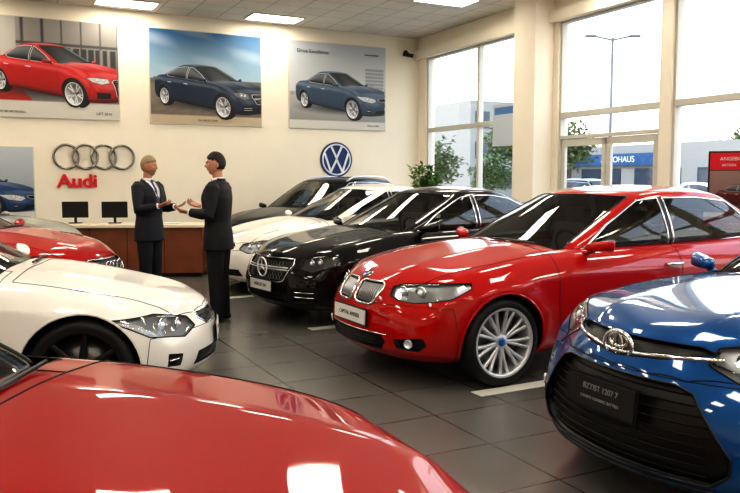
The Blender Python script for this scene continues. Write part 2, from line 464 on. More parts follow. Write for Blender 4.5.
    V,F,_=cage(7,7,5,gp); gm=subdiv(V,F,lv); gh=Shell(gm)
    zf=g('beF'); zrr=g('beR')
    if g('rails'):
        for s in (1,-1):
            L=[gh.top(rf-.25+(rr+.15-rf+.25)*q/8,s*g('yr')*hw*.90)[0]+Z*(.045 if 0<q<8 else .005) for q in range(9)]
            b=MB(); b.tube(L,.016,n=8); b.obj('roof_rail',M['alloy'],root,True)
    for s in (1,-1):
        cy=lambda n,c,s=s:c.y*s>.3*hw and n.y*s>.45
        A=(cow-.36,zf-.005); B=(rf-.24,H-.105); Cc=(bx+.03,H-.085); 
        sh1=[A,(A[0]*.55+B[0]*.45,A[1]*.50+B[1]*.50+.006),B,Cc,(bx+.03,zf-.0)]
        gh.cut(sh1,X,Z,cy,name='side_window',m=M['carglass'],trim=.009,tm=M['chrome'] if g('trim')=='chrome' else M['black'])
        gh.cut([(bx+.03,zf),(bx+.03,H-.088),(bx-.03,H-.088),(bx-.03,zf)],X,Z,cy,over=(0,),name='door_pillar',m=M['black'])
        D=(rr+.16,H-.125); E=(rb+g('g_rear'),zrr+.07); E2=(rb+g('g_rear')+.10,zrr+.005)
        gh.cut([(bx-.03,zf+.005),(bx-.03,H-.085),((bx+D[0])/2,H-.085),D,E,E2],X,Z,cy,name='side_window',m=M['carglass'],trim=.009,tm=M['chrome'] if g('trim')=='chrome' else M['black'])
    yb_,yr_=g('yb')*.905*hw,g('yr')*.93*hw
    gh.cut([(yb_-.035,zf-.1),(-(yb_-.035),zf-.1),(yr_-.01,H-.075),(-(yr_-.01),H-.075),(yr_*.5,H-.06),(-yr_*.5,H-.06)],Y,Z,lambda n,c:n.x>.2 and c.x>rf-.35,name='windscreen',m=M['screen'],trim=.007,tm=M['black'])
    gh.cut([(yb_-.08,zrr-.1),(-(yb_-.08),zrr-.1),(yr_-.03,H-.085),(-(yr_-.03),H-.085)],Y,Z,lambda n,c:n.x<-.2 and c.x<rr+.3,name='rear_window',m=M['carglass'],trim=.007,tm=M['black'])
    gh.bm.normal_update(); bmesh.ops.delete(gh.bm,geom=[f for f in gh.bm.faces if f.normal.z<-.6 and f[gh.L]==0],context='FACES')
    gh.bm.verts.index_update(); gh.extract(0,'roof',pm,root)
    for t,r in gh.regs: gh.extract(t,r['name'],r['m'],root,None,r.get('trim'),r.get('tm'))
    for x in (0,-wb):
        for s in (1,-1): add_wheel(root,x,s*(hw-.125),Rw,g('style'))
    # mirrors
    for s in (1,-1):
        mc=Vector((cow-g('mo'),s*(hw+.0),zf+.05)); b=MB(); b.ball((0,0,0),1,24,16)
        for v in b.V:
            u=max(-1,min(1,v.y*s)); hz=(.042+.016*u)
            v.x=v.x*(.080 if v.x>0 else .022); v.y=math.copysign(abs(v.y)**.5,v.y)*.105; v.z=math.copysign(abs(v.z)**.5,v.z)*hz
            v.x-=v.y*s*.35; v.z+=.10*v.y*s; v+=mc
        b.tube([mc+Vector((.05,-s*.15,-.070)),mc+Vector((.02,-s*.05,-.030))],[.024,.020],n=8)
        o=b.obj('wing_mirror',pm,root,True)
        q=MB(); q.ball((0,0,0),1,16,8)
        for v in q.V: v.y=math.copysign(abs(v.y)**.6,v.y)*.092; v.z=math.copysign(abs(v.z)**.6,v.z)*.036; v.x=v.x*.004-.024-v.y*s*.35; v.z+=.10*v.y*s; v+=mc
        q.obj('mirror_glass',M['chrome'],o,True)
    # interior
    b=MB(); w=yo*hw
    b.box(rb+.25,cow-.1,-w,w,.28,.30); b.box(cow-.45,cow-.10,-w*.96,w*.96,.6,zf-.03); b.box(rb+.1,rb+.55,-w*.9,w*.9,.6,zf-.02)
    for s in (1,-1): b.box(rb+.3,cow-.1,s*w*.98-.01,s*w*.98+.01,.3,zf-.04)
    b.obj('cabin_trim',M['interior'],root)
    for x in (bx+.15,-wb+.55):
        for s in (1,-1):
            b=rbox((x+.22,s*.37,.50),(.5,.5,.16),1); q=rbox((0,0,0),(.13,.48,.62),1,Matrix.Translation((x-.08,s*.37,.80))@Matrix.Rotation(R(-14),4,'Y')); b.add(q.V,q.F)
            q=rbox((x-.17,s*.37,1.17),(.10,.26,.17),1); b.add(q.V,q.F); b.obj('seat',M['leather'],root,True)
    b=MB(); b.torus(.18,.015,Matrix.Translation((cow-.62,.37,zf-.02))@Matrix.Rotation(R(-65),4,'Y')); b.tube([(cow-.62,.37,zf-.02),(cow-.4,.37,zf-.12)],.03); b.obj('steering_wheel',M['interior'],root,True)
    for s in (1,-1):
        b=MB(); b.tube([sh.top(cow-.06,s*.05)[0]+Z*.012,sh.top(cow-.10,s*.05+.45)[0]+Z*.02],.008,n=6); b.obj('wiper',M['black'],root)
    for d in dets: d()
    return root
# front styles ----------------------------------------------------
def lights(sh,P,pts,dets,lampm='lamp',bulbs=(),ang=45,bar=None):
    for s in (1,-1):
        d=Vector((math.cos(R(ang)),s*math.sin(R(ang)),0)); U=Vector((-math.sin(R(ang)),s*math.cos(R(ang)),0))
        q=[]
        for k,a,z in pts:
            p=sh.front(s*a,z)[0] if k=='f' else sh.side(a,z,s)[0]
            q.append((p.dot(U),p.z))
        def fn(o,s=s,d=d):
            for y,z,r in bulbs:
                p,n=sh.front(s*y,z); p=p-d*.018; T=frame(p,(X+d*.6).normalized())
                b=MB(); b.torus(r,r*.13,T); b.ball((0,0,-.01),r*.72,T=T,mi=1); b.obj('projector_lamp',[M['chrome'],M['lens']],o,True)
            if bar:
                L=[]
                for k,a,z in bar:
                    p=sh.front(s*a,z)[0] if k=='f' else sh.side(a,z,s)[0]
                    L.append(p-d*.006)
                b=MB(); b.tube(L,.006,n=6); b.obj('light_strip',M['chrome'],o,True)
        sh.cut(q,U,Z,lambda n,c,s=s,d=d:n.dot(d)>.0 and c.x>.05 and c.y*s>.12,name='headlight',m=M[lampm],trim=.004,off=-d*.03,cover=M['cover'],fn=fn)
def opening(sh,P,pts,name='grille',m=None,trim=.003,tm=None,off=.03,fn=None):
    sh.cut(pts,Y,Z,lambda n,c:n.x>.12 and c.x>P['nose']-.55,name=name,m=m or M['black'],trim=trim,tm=tm or M['gap'],off=Vector((-off,0,0)),fn=fn)
def hbars(sh,o,z,y0,y1,r=.006,m=None,back=.008,name='grille_bar',n=14,vz=0):
    b=MB()
    for zz in z:
        b.tube([sh.front(y0+(y1-y0)*k/n,zz+vz*abs(2*k/n-1))[0]-X*back for k in range(n+1)],r,n=6)
    b.obj(name,m or M['chrome'],o,True)
def plate(sh,root,z,y=0,w=.52,h=.115,m=None,txt='',ink=None,txt2=None,out=.012,ts=.45):
    p,n=sh.front(y,z); n=Vector((n.x,n.y*.5,n.z*.3)).normalized(); T=frame(p+n*out,n)
    pb=MB(); pb.box(-w/2,w/2,-h/2,h/2,-.008,.002,T); pb.box(-w/2-.012,w/2+.012,-h/2-.012,h/2+.012,-.012,-.004,T,1)
    o=pb.obj('license_plate',[m or M['plate'],M['black']],root)
    if txt: text(txt,h*(ts if not txt2 else .27),T@Matrix.Translation((0,h*.18 if txt2 else 0,.003)),ink or M['ink'],o,ext=.001)
    if txt2: text(txt2,h*.14,T@Matrix.Translation((0,-h*.18,.003)),ink or M['ink'],o,ext=.001)
def fog(sh,root,y,z,r=.04):
    for s in (1,-1):
        p,n=sh.front(s*y,z); T=frame(p+n*.004,n); b=MB(); b.lathe([(0,-.004),(r*.8,.0),(r*.85,.008),(r,.008),(r,-.01)],20,T); b.obj('fog_light',M['lens'],root,True)
def f_kidney(sh,P,root,pm,dets):
    for s in (1,-1):
        def fn(o,s=s):
            b=MB()
            for k in range(11):
                y=s*(.045+k*.0245); b.tube([sh.front(y,zz)[0]-X*.014 for zz in (.605,.67,.735)],.0045,n=6)
            b.obj('grille_bar',M['alloy'],o,True)
        opening(sh,P,[(s*.028,.62),(s*.028,.735),(s*.05,.755),(s*.27,.755),(s*.305,.735),(s*.315,.70),(s*.285,.61),(s*.25,.588),(s*.07,.588),(s*.04,.60)],trim=.010,tm=M['chrome'],fn=fn)
    lights(sh,P,[('f',.39,.735),('f',.41,.67),('f',.50,.640),('f',.62,.630),('f',.72,.645),('s',.42,.675),('s',.27,.745),('s',.25,.785),('f',.66,.772),('f',.44,.755)],dets,bulbs=((.49,.695,.044),(.61,.697,.047)),bar=[('f',.42,.742),('f',.5,.750),('f',.62,.760),('f',.70,.765)])
    opening(sh,P,[(-.40,.375),(.40,.375),(.44,.33),(-.44,.33),(.38,.265),(-.38,.265)],'air_intake',fn=lambda o:hbars(sh,o,(.295,.325,.35),-.36,.36,.005,M['black']))
    for s in (1,-1): opening(sh,P,[(s*.52,.36),(s*.74,.39),(s*.76,.34),(s*.70,.29),(s*.54,.29)],'side_intake')
    dets.append(lambda:fog(sh,root,.64,.34,.034))
    dets.append(lambda:hbars(sh,root,(.385,),-.46,.46,.005,M['chrome'],-.003,'bumper_trim'))
    dets.append(lambda:plate(sh,root,.485,txt='CAPITAL AMERER',h=.11,ts=.4))
    def em():
        p,n=sh.top(P['nose']-.17,0); roundel(frame(p+n*.005,n,Vector((-1,0,0))),.050,root)
    dets.append(em)
def f_star(sh,P,root,pm,dets):
    def fn(o):
        b=MB()
        for k in range(-13,14):
            for sg in (1,-1):
                L=[]
                for q in range(5):
                    z=.485+.05*q; y=k*.05+sg*(q-2)*.035
                    if abs(y)<.415-.07*max(0,(.62-z)/.14): L.append(sh.front(y,z)[0]-X*.018)
                if len(L)>1: b.tube(L,.0025,n=4)
        b.obj('grille_lattice',M['disc'],o)
        hbars(sh,o,(.595,.618),-.41,.41,.008,M['alloy'],.0)
    opening(sh,P,[(-.43,.71),(.43,.71),(.46,.65),(-.46,.65),(.38,.48),(-.38,.48),(.30,.465),(-.30,.465)],trim=.008,tm=M['chrome'],fn=fn)
    dets.append(lambda:star(frame(sh.front(0,.605)[0]+X*.014,X),.10,root))
    lights(sh,P,[('f',.52,.72),('f',.54,.62),('f',.68,.585),('s',.40,.66),('s',.30,.75),('f',.70,.755)],dets,'lampdark',bulbs=((.62,.67,.04),(.70,.68,.04)),bar=[('f',.56,.715),('f',.63,.735),('f',.71,.745)])
    opening(sh,P,[(-.36,.36),(.36,.36),(.40,.27),(-.40,.27)],'air_intake',fn=lambda o:hbars(sh,o,(.30,.335),-.36,.36,.005,M['black']))
    for s in (1,-1): opening(sh,P,[(s*.50,.42),(s*.76,.44),(s*.74,.28),(s*.50,.28)],'side_intake',fn=lambda o,s=s:hbars(sh,o,(.33,.38),s*.52,s*.73,.006,M['chrome']))
    dets.append(lambda:plate(sh,root,.415,txt='MERCER 204',h=.105,w=.46))
def f_oval(sh,P,root,pm,dets):
    opening(sh,P,[(-.36,.81),(.36,.81),(.43,.79),(-.43,.79),(.26,.745),(-.26,.745),(0,.72)],'upper_grille',fn=None)
    lights(sh,P,[('f',.42,.815),('f',.42,.745),('f',.60,.665),('s',.50,.70),('s',.20,.87),('f',.66,.865)],dets,'lamp',bulbs=((.53,.765,.036),(.65,.775,.048)),bar=[('f',.43,.752),('f',.55,.715),('f',.66,.695)])
    opening(sh,P,[(-.34,.655),(.34,.655),(.42,.63),(-.42,.63),(.60,.40),(-.60,.40),(.60,.33),(-.60,.33),(.52,.265),(-.52,.265)],'lower_grille',off=.045,trim=.006,tm=M['black'],fn=lambda o:hbars(sh,o,(.30,.34,.38,.42,.46,.50,.54,.58,.62),-.50,.50,.004,M['gap'],.03))
    dets.append(lambda:hbars(sh,root,(.735,),-.46,.46,.010,M['chrome'],-.001,'grille_bar',20,.035))
    dets.append(lambda:ovals(frame(sh.front(0,.765)[0]+X*.016,X),.09,root))
    dets.append(lambda:plate(sh,root,.53,m=M['plate_dark'],txt='BZTIST 1207 7',txt2='CARBEN CLEARING BATTRIX',ink=M['faint'],w=.44,h=.14,out=.012))
    for s in (1,-1): opening(sh,P,[(s*.72,.46),(s*.79,.44),(s*.80,.36),(s*.70,.35)],'side_intake',m=M['black'])
    dets.append(lambda:fog(sh,root,.755,.405,.030))
    dets.append(lambda:hbars(sh,root,(.235,),-.66,.66,.012,M['black'],-.004,'bumper_lip'))
def f_rings(sh,P,root,pm,dets):
    opening(sh,P,[(-.33,.70),(.33,.70),(.40,.66),(-.40,.66),(.36,.36),(-.36,.36),(.28,.31),(-.28,.31)],trim=.009,tm=M['chrome'],fn=lambda o:hbars(sh,o,(.37,.41,.45,.49,.53,.57,.61,.65),-.35,.35,.005,M['disc'],.01))
    dets.append(lambda:rings(frame(sh.front(0,.615)[0]+X*.014,X),.055,root))
    lights(sh,P,[('f',.44,.72),('f',.46,.64),('f',.62,.60),('s',.44,.65),('s',.30,.735),('f',.68,.745)],dets,'lamp',bulbs=((.54,.675,.04),(.65,.68,.04)),bar=[('f',.47,.655),('f',.58,.625),('f',.68,.63)])
    for s in (1,-1): opening(sh,P,[(s*.50,.42),(s*.76,.44),(s*.74,.30),(s*.50,.30)],'side_intake')
    dets.append(lambda:plate(sh,root,.46,txt='AD 2056',h=.105))
def f_plain(sh,P,root,pm,dets):
    nz=P['nz']
    opening(sh,P,[(-.36,nz-.10),(.36,nz-.10),(.38,nz-.14),(-.38,nz-.14),(.30,nz-.19),(-.30,nz-.19)],trim=.006,tm=M['chrome'],fn=lambda o:hbars(sh,o,(nz-.13,nz-.16),-.33,.33,.005,M['black'],.006))
    lights(sh,P,[('f',.46,nz-.11),('f',.46,nz-.175),('f',.60,nz-.225),('s',.42,nz-.18),('s',.16,nz-.055),('f',.68,nz-.055)],dets,'lamp',bulbs=((.56,nz-.15,.043),(.67,nz-.14,.048)),bar=[('f',.48,nz-.115),('f',.58,nz-.09),('f',.68,nz-.075)])
    opening(sh,P,[(-.50,.36),(.50,.36),(.54,.28),(-.54,.28)],'air_intake',fn=lambda o:hbars(sh,o,(.31,.335),-.5,.5,.005,M['black']))
    for s in (1,-1): opening(sh,P,[(s*.66,.38),(s*.76,.40),(s*.76,.32),(s*.68,.31)],'side_intake',fn=lambda o,s=s:hbars(sh,o,(.355,),s*.68,s*.75,.008,M['chrome']))
    dets.append(lambda:plate(sh,root,.43,txt='MV 1830',h=.10,w=.44,ts=.35))

RED=paint('red_paint',(.44,.003,.002)); BLUE=paint('blue_paint',(.003,.075,.25),.25,.3); BLK=paint('black_paint',(.003,.003,.004),0,.4,.9,1.5)
WHT=paint('white_paint',(.80,.79,.75),cior=1.5); NAVY=paint('navy_paint',(.005,.008,.016),0,.4,.6,1.45); RED2=paint('crimson_paint',(.40,.004,.003)); RED3=paint('ruby_paint',(.30,.001,.001),coat=.8,cior=1.42)
WHT2=paint('pearl_paint',(.80,.78,.73),cior=1.5); SAGE=paint('grey_green_paint',(.30,.34,.31),.3,.3)
cars={}
cars['bmw']=car('sedan','glossy red sedan with twin rounded grilles and thin-spoked silver wheels beside the blue car',RED,(-.17,5.93),208,3,f_kidney,cow=-.52,rf=-1.38,bx=-1.88,bow=.21,rr=-2.92,rb=-3.52,ridge=.018)
cars['toyota']=car('sedan','bright blue sedan with chrome oval emblem and wide black lower grille',BLUE,(1.04,3.45),204,3,f_oval,
   hw=.90,nose=.90,wb=2.65,tail=-3.65,nz=.865,cz=1.0,rz=1.08,beF=.95,beR=1.02,H=1.46,R=.325,cow=-.36,rf=-1.15,rr=-2.35,rb=-3.1,bx=-1.6,style='five',bow=.25,dxf=[-.10,0,.0,-.03,-.08,-.17],ridge=.016)
cars['merc']=car('coupe','black four-door car with star grille, parked behind the glossy red sedan',BLK,(-1.18,8.10),216,3,f_star,
   hw=.90,nose=.82,wb=2.75,tail=-3.75,H=1.43,rr=-2.45,rb=-3.30,bx=-1.68,nz=.80,cz=1.0,beF=.95,beR=1.0,style='five',rf=-1.26,bow=.18)
cars['whiteleft']=car('sedan','white car facing right with large clear headlight, in front of the two men',WHT,(-1.14,5.66),10,3,f_plain,
   nz=.71,cz=.94,beF=.90,H=1.42,hw=.90,style='seven',bow=.25,hexp=.95)
cars['near']=car('sedan','dark red car closest to the viewer, only its shiny hood showing',RED3,(.45,1.57),-4,3,f_plain,
   nz=.80,cz=1.0,hw=.92,cow=-.50,rf=-1.35,style='seven',bow=.34,dxf=[-.12,-.02,0,-.02,-.06,-.14],mo=.68)
cars['white4']=car('sedan','white car parked between the black car and the dark estate',WHT2,(-2.1,10.2),214,2,f_plain,hw=.90,wb=2.75,tail=-3.8,H=1.45,bx=-1.62,rr=-2.4,rb=-3.15,style='five')
cars['wagon']=car('estate_car','dark navy estate car parked farthest back, below the blue round wall emblem',NAVY,(-2.28,12.6),233,2,f_rings,hw=.91,wb=2.8,tail=-3.75,H=1.57,bx=-1.65,rr=-3.05,rb=-3.62,rz=1.06,g_rear=.30,beF=1.0,beR=1.05,nz=.84,cz=1.06,style='five',rails=1)
cars['redleft']=car('hatchback','red car facing right behind the white one, at the left side',RED2,(-2.72,8.1),-6,2,f_rings,hw=.89,nz=.80,wb=2.7,tail=-3.6,rr=-2.4,rb=-3.1,bx=-1.6,style='five')
cars['sage']=car('hatchback','pale grey-green car farthest back on the left, in front of the desk',SAGE,(-3.95,10.45),-4,2,f_plain,hw=.88,nz=.84,cz=1.05,wb=2.7,tail=-3.6,rr=-2.4,rb=-3.1,bx=-1.6,H=1.5,style='five')
# ---------------------------------------------------------------- room
TH=R(27); CO=Vector((1.13,18,0)); RM=Matrix.Translation(CO)@Matrix.Rotation(TH,4,'Z')
CE=4.8
def room(o): o.location=CO; o.rotation_euler=(0,0,TH); return o
def rp(a,b,z=0): return RM@Vector((a,b,z))
def grid_mat(name,c,c2,size,rough,coatv=0,mort=.012,noise=.1,bump=.15,spec=.5):
    m=bpy.data.materials.new(name); m.use_nodes=True; nt=m.node_tree; b=nt.nodes['Principled BSDF']
    tc=nt.nodes.new('ShaderNodeTexCoord'); br=nt.nodes.new('ShaderNodeTexBrick'); br.offset=0; br.squash=1
    br.inputs['Scale'].default_value=1; br.inputs['Brick Width'].default_value=size[0]; br.inputs['Row Height'].default_value=size[1]; br.inputs['Mortar Size'].default_value=mort/2
    br.inputs['Color1'].default_value=(*c,1); br.inputs['Color2'].default_value=(*[v*(1-noise) for v in c],1); br.inputs['Mortar'].default_value=(*c2,1)
    nt.links.new(tc.outputs['Object'],br.inputs['Vector'])
    n=nt.nodes.new('ShaderNodeTexNoise'); n.inputs['Scale'].default_value=1.5; n.inputs['Detail'].default_value=6; nt.links.new(tc.outputs['Object'],n.inputs['Vector'])
    mx=nt.nodes.new('ShaderNodeMix'); mx.data_type='RGBA'; mx.blend_type='MULTIPLY'; mx.inputs['Factor'].default_value=.2
    nt.links.new(br.outputs['Color'],mx.inputs['A']); nt.links.new(n.outputs['Fac'],mx.inputs['B']); nt.links.new(mx.outputs['Result'],b.inputs['Base Color'])
    b.inputs['Roughness'].default_value=rough; b.inputs['Specular IOR Level'].default_value=spec
    bp=nt.nodes.new('ShaderNodeBump'); bp.inputs['Strength'].default_value=bump; bp.inputs['Distance'].default_value=.004; bp.invert=True
    nt.links.new(br.outputs['Fac'],bp.inputs['Height']); nt.links.new(bp.outputs['Normal'],b.inputs['Normal'])
    return m
M['floor']=grid_mat('floor_tiles',(.165,.160,.150),(.065,.062,.058),(.6,.6),.26,mort=.013,spec=.7,noise=.08)
M['ceil']=grid_mat('ceiling_tiles',(.84,.80,.73),(.5,.48,.44),(.6,.6),.9,mort=.02,bump=.3,noise=.03)
M['wall']=mat('wall_plaster',(.84,.78,.66),.85,noise=.03,ns=3,bump=.05)
M['frame']=mat('window_frame_paint',(.60,.58,.52),.4)
M['winglass']=glass('window_glass',(.97,.98,.98),.0)
b=MB(); b.box(-18,.3,-23,.3,-.2,0); struct(room(b.obj('floor',M['floor'])))
b=MB(); b.box(-18,.3,-23,.3,CE,CE+.2); struct(room(b.obj('ceiling',M['ceil'])))
b=MB(); b.box(-18,.3,0,.3,0,CE); struct(room(b.obj('wall_back',M['wall'])))
b=MB(); b.box(-18.3,-18,-23,.3,0,CE); struct(room(b.obj('wall_left',M['wall'])))
b=MB(); b.box(-18,.3,-23.3,-23,0,CE); struct(room(b.obj('wall_front',M['wall'])))
b=MB(); b.box(-18,0,-.02,0,0,.1); struct(room(b.obj('baseboard_back',M['frame'])))
bays=[(.33,4.05),(4.85,7.15),(7.36,9.9),(10.2,12.9),(13.2,15.9),(16.2,18.9),(19.2,22.2)]
b=MB(); b.box(0,.25,-23,0,4.32,CE); e=0
for t0,t1 in bays+[(23,23)]:
    b.box(0,.25,-t0,-e,0,4.32); e=t1
for t0,t1 in bays:
    if t0!=4.85: b.box(0,.25,-t1,-t0,0,.12)
struct(room(b.obj('wall_right',M['wall'])))
b=MB(); b.box(-.42,.0,-4.72,-4.12,0,CE); struct(room(b.obj('trim_1',M['wall'],bev=.01)))
b=MB(); b.box(-.12,0,-23,0,4.30,4.50); struct(room(b.obj('trim_2',M['wall'])))
for wi,(t0,t1) in enumerate(bays):
    f=MB(); z0=.12 if wi!=1 else 0
    fw=.05
    f.box(.04,.16,-t0-fw,-t0,z0,4.32); f.box(.04,.16,-t1,-t1+fw,z0,4.32); f.box(.04,.16,-t1,-t0,4.27,4.32)
    f.box(.04,.16,-t1,-t0,2.62,2.72)
    if wi!=1: f.box(.04,.16,-t1,-t0,z0,z0+.06); f.box(.04,.16,-t1,-t0,.85,.90) if wi==0 else None
    mull={0:[2.35],1:[],2:[]}.get(wi,[(t0+t1)/2])
    for t in mull: f.box(.04,.16,-t-.035,-t+.035,z0,4.32)
    if wi==1: f.box(.04,.16,-t1,-t0,2.25,2.31)
    o=struct(room(f.obj('window_%d'%(wi+1),M['frame'],bev=.006)))
    g=MB(); zz=.15 if wi!=1 else 2.3
    g.add([(.10,-t0-.02,zz),(.10,-t1+.02,zz),(.10,-t1+.02,4.3),(.10,-t0-.02,4.3)],[(0,1,2,3)]); g.obj('window_pane',M['winglass'],o)
dm=(4.90,6.0,7.10)
for k in range(2):
    a,c=dm[k]+.01,dm[k+1]-.01; d=MB()
    for q in ((a,a+.09),(c-.09,c)): d.box(.06,.12,-q[1],-q[0],.01,2.24)
    for q in ((.01,.22),(2.12,2.24),(1.0,1.06)): d.box(.06,.12,-c,-a,q[0],q[1])
    o=struct(room(d.obj('door_%d'%(k+1),M['frame'],bev=.005)))
    g=MB(); g.add([(.09,-a-.05,.2),(.09,-c+.05,.2),(.09,-c+.05,2.15),(.09,-a-.05,2.15)],[(0,1,2,3)]); g.obj('door_pane',M['winglass'],o)
    hx=c-.14 if k==0 else a+.14; h=MB(); h.tube([(.06,-hx,.9),(-.0,-hx,.9),(-.0,-hx,1.3),(.06,-hx,1.3)],.015); h.obj('door_handle',M['chrome'],o,True)
M['notice']=mat('notice_paper',(.55,.60,.66),.6)
no=empty('window_notice',rp(.035,-3.25,2.62)); no.rotation_euler=(PI/2,0,TH-PI/2); tag(no,'pale paper notice stuck on the corner window pane','notice')
b=MB(); b.box(-.36,.36,-.42,.40,0,.006); b.obj('notice_sheet',M['notice'],no); b=MB(); b.box(-.30,.30,.20,.34,.006,.009); b.obj('notice_band',mat('notice_blue',(.12,.25,.5),.6),no)
# ceiling lights
M['panel']=mat('light_panel',(1,.92,.79),.5,emis=15)
M['panelframe']=mat('light_frame_paint',(.7,.68,.62),.5)
for ib in range(8):
    for ia in range(6):
        a=-.85-2.9*ia; bb=-.62-2.9*ib
        if ib==0 and ia==0: continue
        if ib==1 and ia==0: a=-1.5
        p=rp(a,bb,CE); o=empty('ceiling_light',p,TH)
        rowname=['back wall','second','third','fourth','fifth','sixth','seventh','entrance'][ib]; colname=['window side','second from window','third from window','fourth from window','fifth from window','far left'][ia]
        tag(o,'flat rectangular ceiling light, %s row, %s'%(rowname,colname),'ceiling light','recessed ceiling lights')
        q=MB(); q.box(-.56,.56,-.32,-.28,-.02,-.001); q.box(-.56,.56,.28,.32,-.02,-.001); q.box(-.56,-.52,-.28,.28,-.02,-.001); q.box(.52,.56,-.28,.28,-.02,-.001); q.obj('light_frame',M['panelframe'],o)
        q=MB(); q.box(-.52,.52,-.28,.28,-.012,-.002); q.obj('diffuser',M['panel'],o)
# floor lines
M['line']=mat('floor_line_paint',(.72,.70,.64),.4,noise=.1)
def fl(x,y,L,lab,w=.13):
    b=MB(); b.box(0,L,-w/2,w/2,.0,.004); o=b.obj('floor_line',M['line']); o.location=(x,y,0); o.rotation_euler=(0,0,R(28)); tag(o,lab,'floor marking','white bay lines on the floor')
fl(.76,5.33,4.2,'white bay line between the glossy red sedan and the blue car')
fl(-.62,7.72,4.0,'white bay line between the black car and the glossy red sedan')
fl(-1.95,9.75,4.0,'white bay line beside the black car, nearer the dark suited men')
# ---------------------------------------------------------------- posters
PRM=bpy.data.materials.new('poster_ink'); PRM.use_nodes=True
_nt=PRM.node_tree; _a=_nt.nodes.new('ShaderNodeVertexColor'); _a.layer_name='Col'; _nt.links.new(_a.outputs[0],_nt.nodes['Principled BSDF'].inputs['Base Color']); _nt.nodes['Principled BSDF'].inputs['Roughness'].default_value=.45
def vcmesh(name,V,F,C,parent):
    me=bpy.data.meshes.new(name); me.from_pydata(V,[],F); at=me.color_attributes.new('Col','FLOAT_COLOR','POINT')
    for i,c in enumerate(C): at.data[i].color=(*[max(0,min(1,x)) for x in c],1)
    return link(name,me,PRM,parent,True)
PN={m.name for m in (RED,BLUE,BLK,WHT,NAVY,RED2,RED3,WHT2,SAGE)}
def printed_car(root,parent,az,cx,cy,sc,col,clip,dist=7.5,eye=1.25):
    V=[];F=[];C=[]; cen=Vector((-1.5,0,0)); Rz=Matrix.Rotation(R(az),3,'Z'); cam=Vector((0,-dist,eye)); L=Vector((-.35,-.6,.72)).normalized()
    x0,x1,y0,y1=clip
    def walk(o,T):
        if o.type=='MESH' and not o.name.startswith(('lamp_cover','seat','cabin')):
            me=o.data; TT=T; ms=[m for m in me.materials]
            nm=TT.to_3x3(); co=[]
            for v in me.vertices:
                p=Rz@((TT@v.co)-cen); n=(Rz@(nm@v.normal)).normalized(); co.append((p,n))
            mp={}
            for f in me.polygons:
                c=co[f.vertices[0]][0]; n=(Rz@(nm@f.normal))
                if (c-cam).dot(n)>=0: continue
                m=ms[f.material_index] if ms else None
                if m is None: continue
                base=Vector(m['c']) if 'c' in m else Vector((.1,.1,.1)); gl=m['g'] if 'g' in m else 0
                if m.name in PN: base=Vector(col)
                q=[]; okk=True
                for i in f.vertices:
                    key=(i,f.material_index)
                    if key not in mp:
                        p,n=co[i]; v=(p-cam); dd=v.y; px=cx+sc*p.x/dd*dist; py=cy+sc*((p.z-eye)/dd*dist+eye-.7)
                        mp[key]=len(V); V.append((px,py,.004+.012*max(0,min(1,(3.2-p.y)/6.4))))
                        vd=v.normalized(); rf=vd-n*2*vd.dot(n); s=max(0,min(1,(rf.z+.02)*4)); s*=.55+.45*math.sin(rf.x*9+rf.z*5); fr=gl*(.25+.75*(1-abs(vd.dot(n)))**3)
                        C.append(base*(.22+.95*max(0,n.dot(L)))+Vector((.75,.8,.85))*s*fr*.75)
                    q.append(mp[key])
                for i in q:
                    if not(x0<V[i][0]<x1 and y0<V[i][1]<y1): okk=False
                if okk: F.append(tuple(q))
        for c in o.children: walk(c,T@c.matrix_local)
    bpy.context.view_layer.update()
    for c in root.children: walk(c,c.matrix_local.copy())
    vcmesh('printed_car',V,F,C,parent)
def bgmesh(w,h,fn,parent,nx=90,ny=70,z=.0):
    V=[];F=[];C=[]
    for j in range(ny+1):
        for i in range(nx+1):
            u,v=i/nx,j/ny; V.append(((u-.5)*w,(v-.5)*h,z)); C.append(fn(u,v))
    for j in range(ny):
        for i in range(nx): a=j*(nx+1)+i; F.append((a,a+1,a+nx+2,a+nx+1))
    return vcmesh('poster_print',V,F,C,parent)
def poster(s0,s1,z0,z1,label,fn,cat='poster'):
    w=s1-s0; h=z1-z0; o=empty('wall_poster',rp(-(s0+s1)/2,-.035,(z0+z1)/2)); o.rotation_euler=(PI/2,0,TH); tag(o,label,cat,'car posters on the back wall')
    b=MB(); b.box(-w/2-.015,w/2+.015,-h/2-.015,h/2+.015,-.034,-.002); b.obj('backing_board',M['frame'],o); bgmesh(w,h,fn,o); return o,w,h
def n2(u,v): return math.sin(u*37+3*math.sin(v*23))*math.sin(v*41+2*math.sin(u*17))
def mixc(a,b,t): t=max(0,min(1,t)); return tuple(x*(1-t)+y*t for x,y in zip(a,b))
def shadow(u,v,c,cu,cv,ru,rv):
    d=((u-cu)/ru)**2+((v-cv)/rv)**2; return mixc((.03,.03,.03),c,d**.8) if d<1 else c
def bg1(u,v):
    if v<.16: return (.60,.58,.53)
    if v>.45:
        c=mixc((.20,.19,.19),(.36,.34,.32),(v-.45)*1.5)
        if (u*7)%1<.12 or abs(v-.75)<.02: c=(.08,.08,.08)
        if u>.55 and v<.72 and v>.5: c=(.05,.05,.055) if (u*18)%1<.6 else (.25,.24,.23)
        if u<.25 and v>.55: c=(.45,.44,.41)
        return c
    c=(.36,.02,.015) if u<.36-(v-.16)*.6 else mixc((.14,.13,.13),(.25,.24,.23),u)
    return shadow(u,v,c,.5,.28,.5,.10)
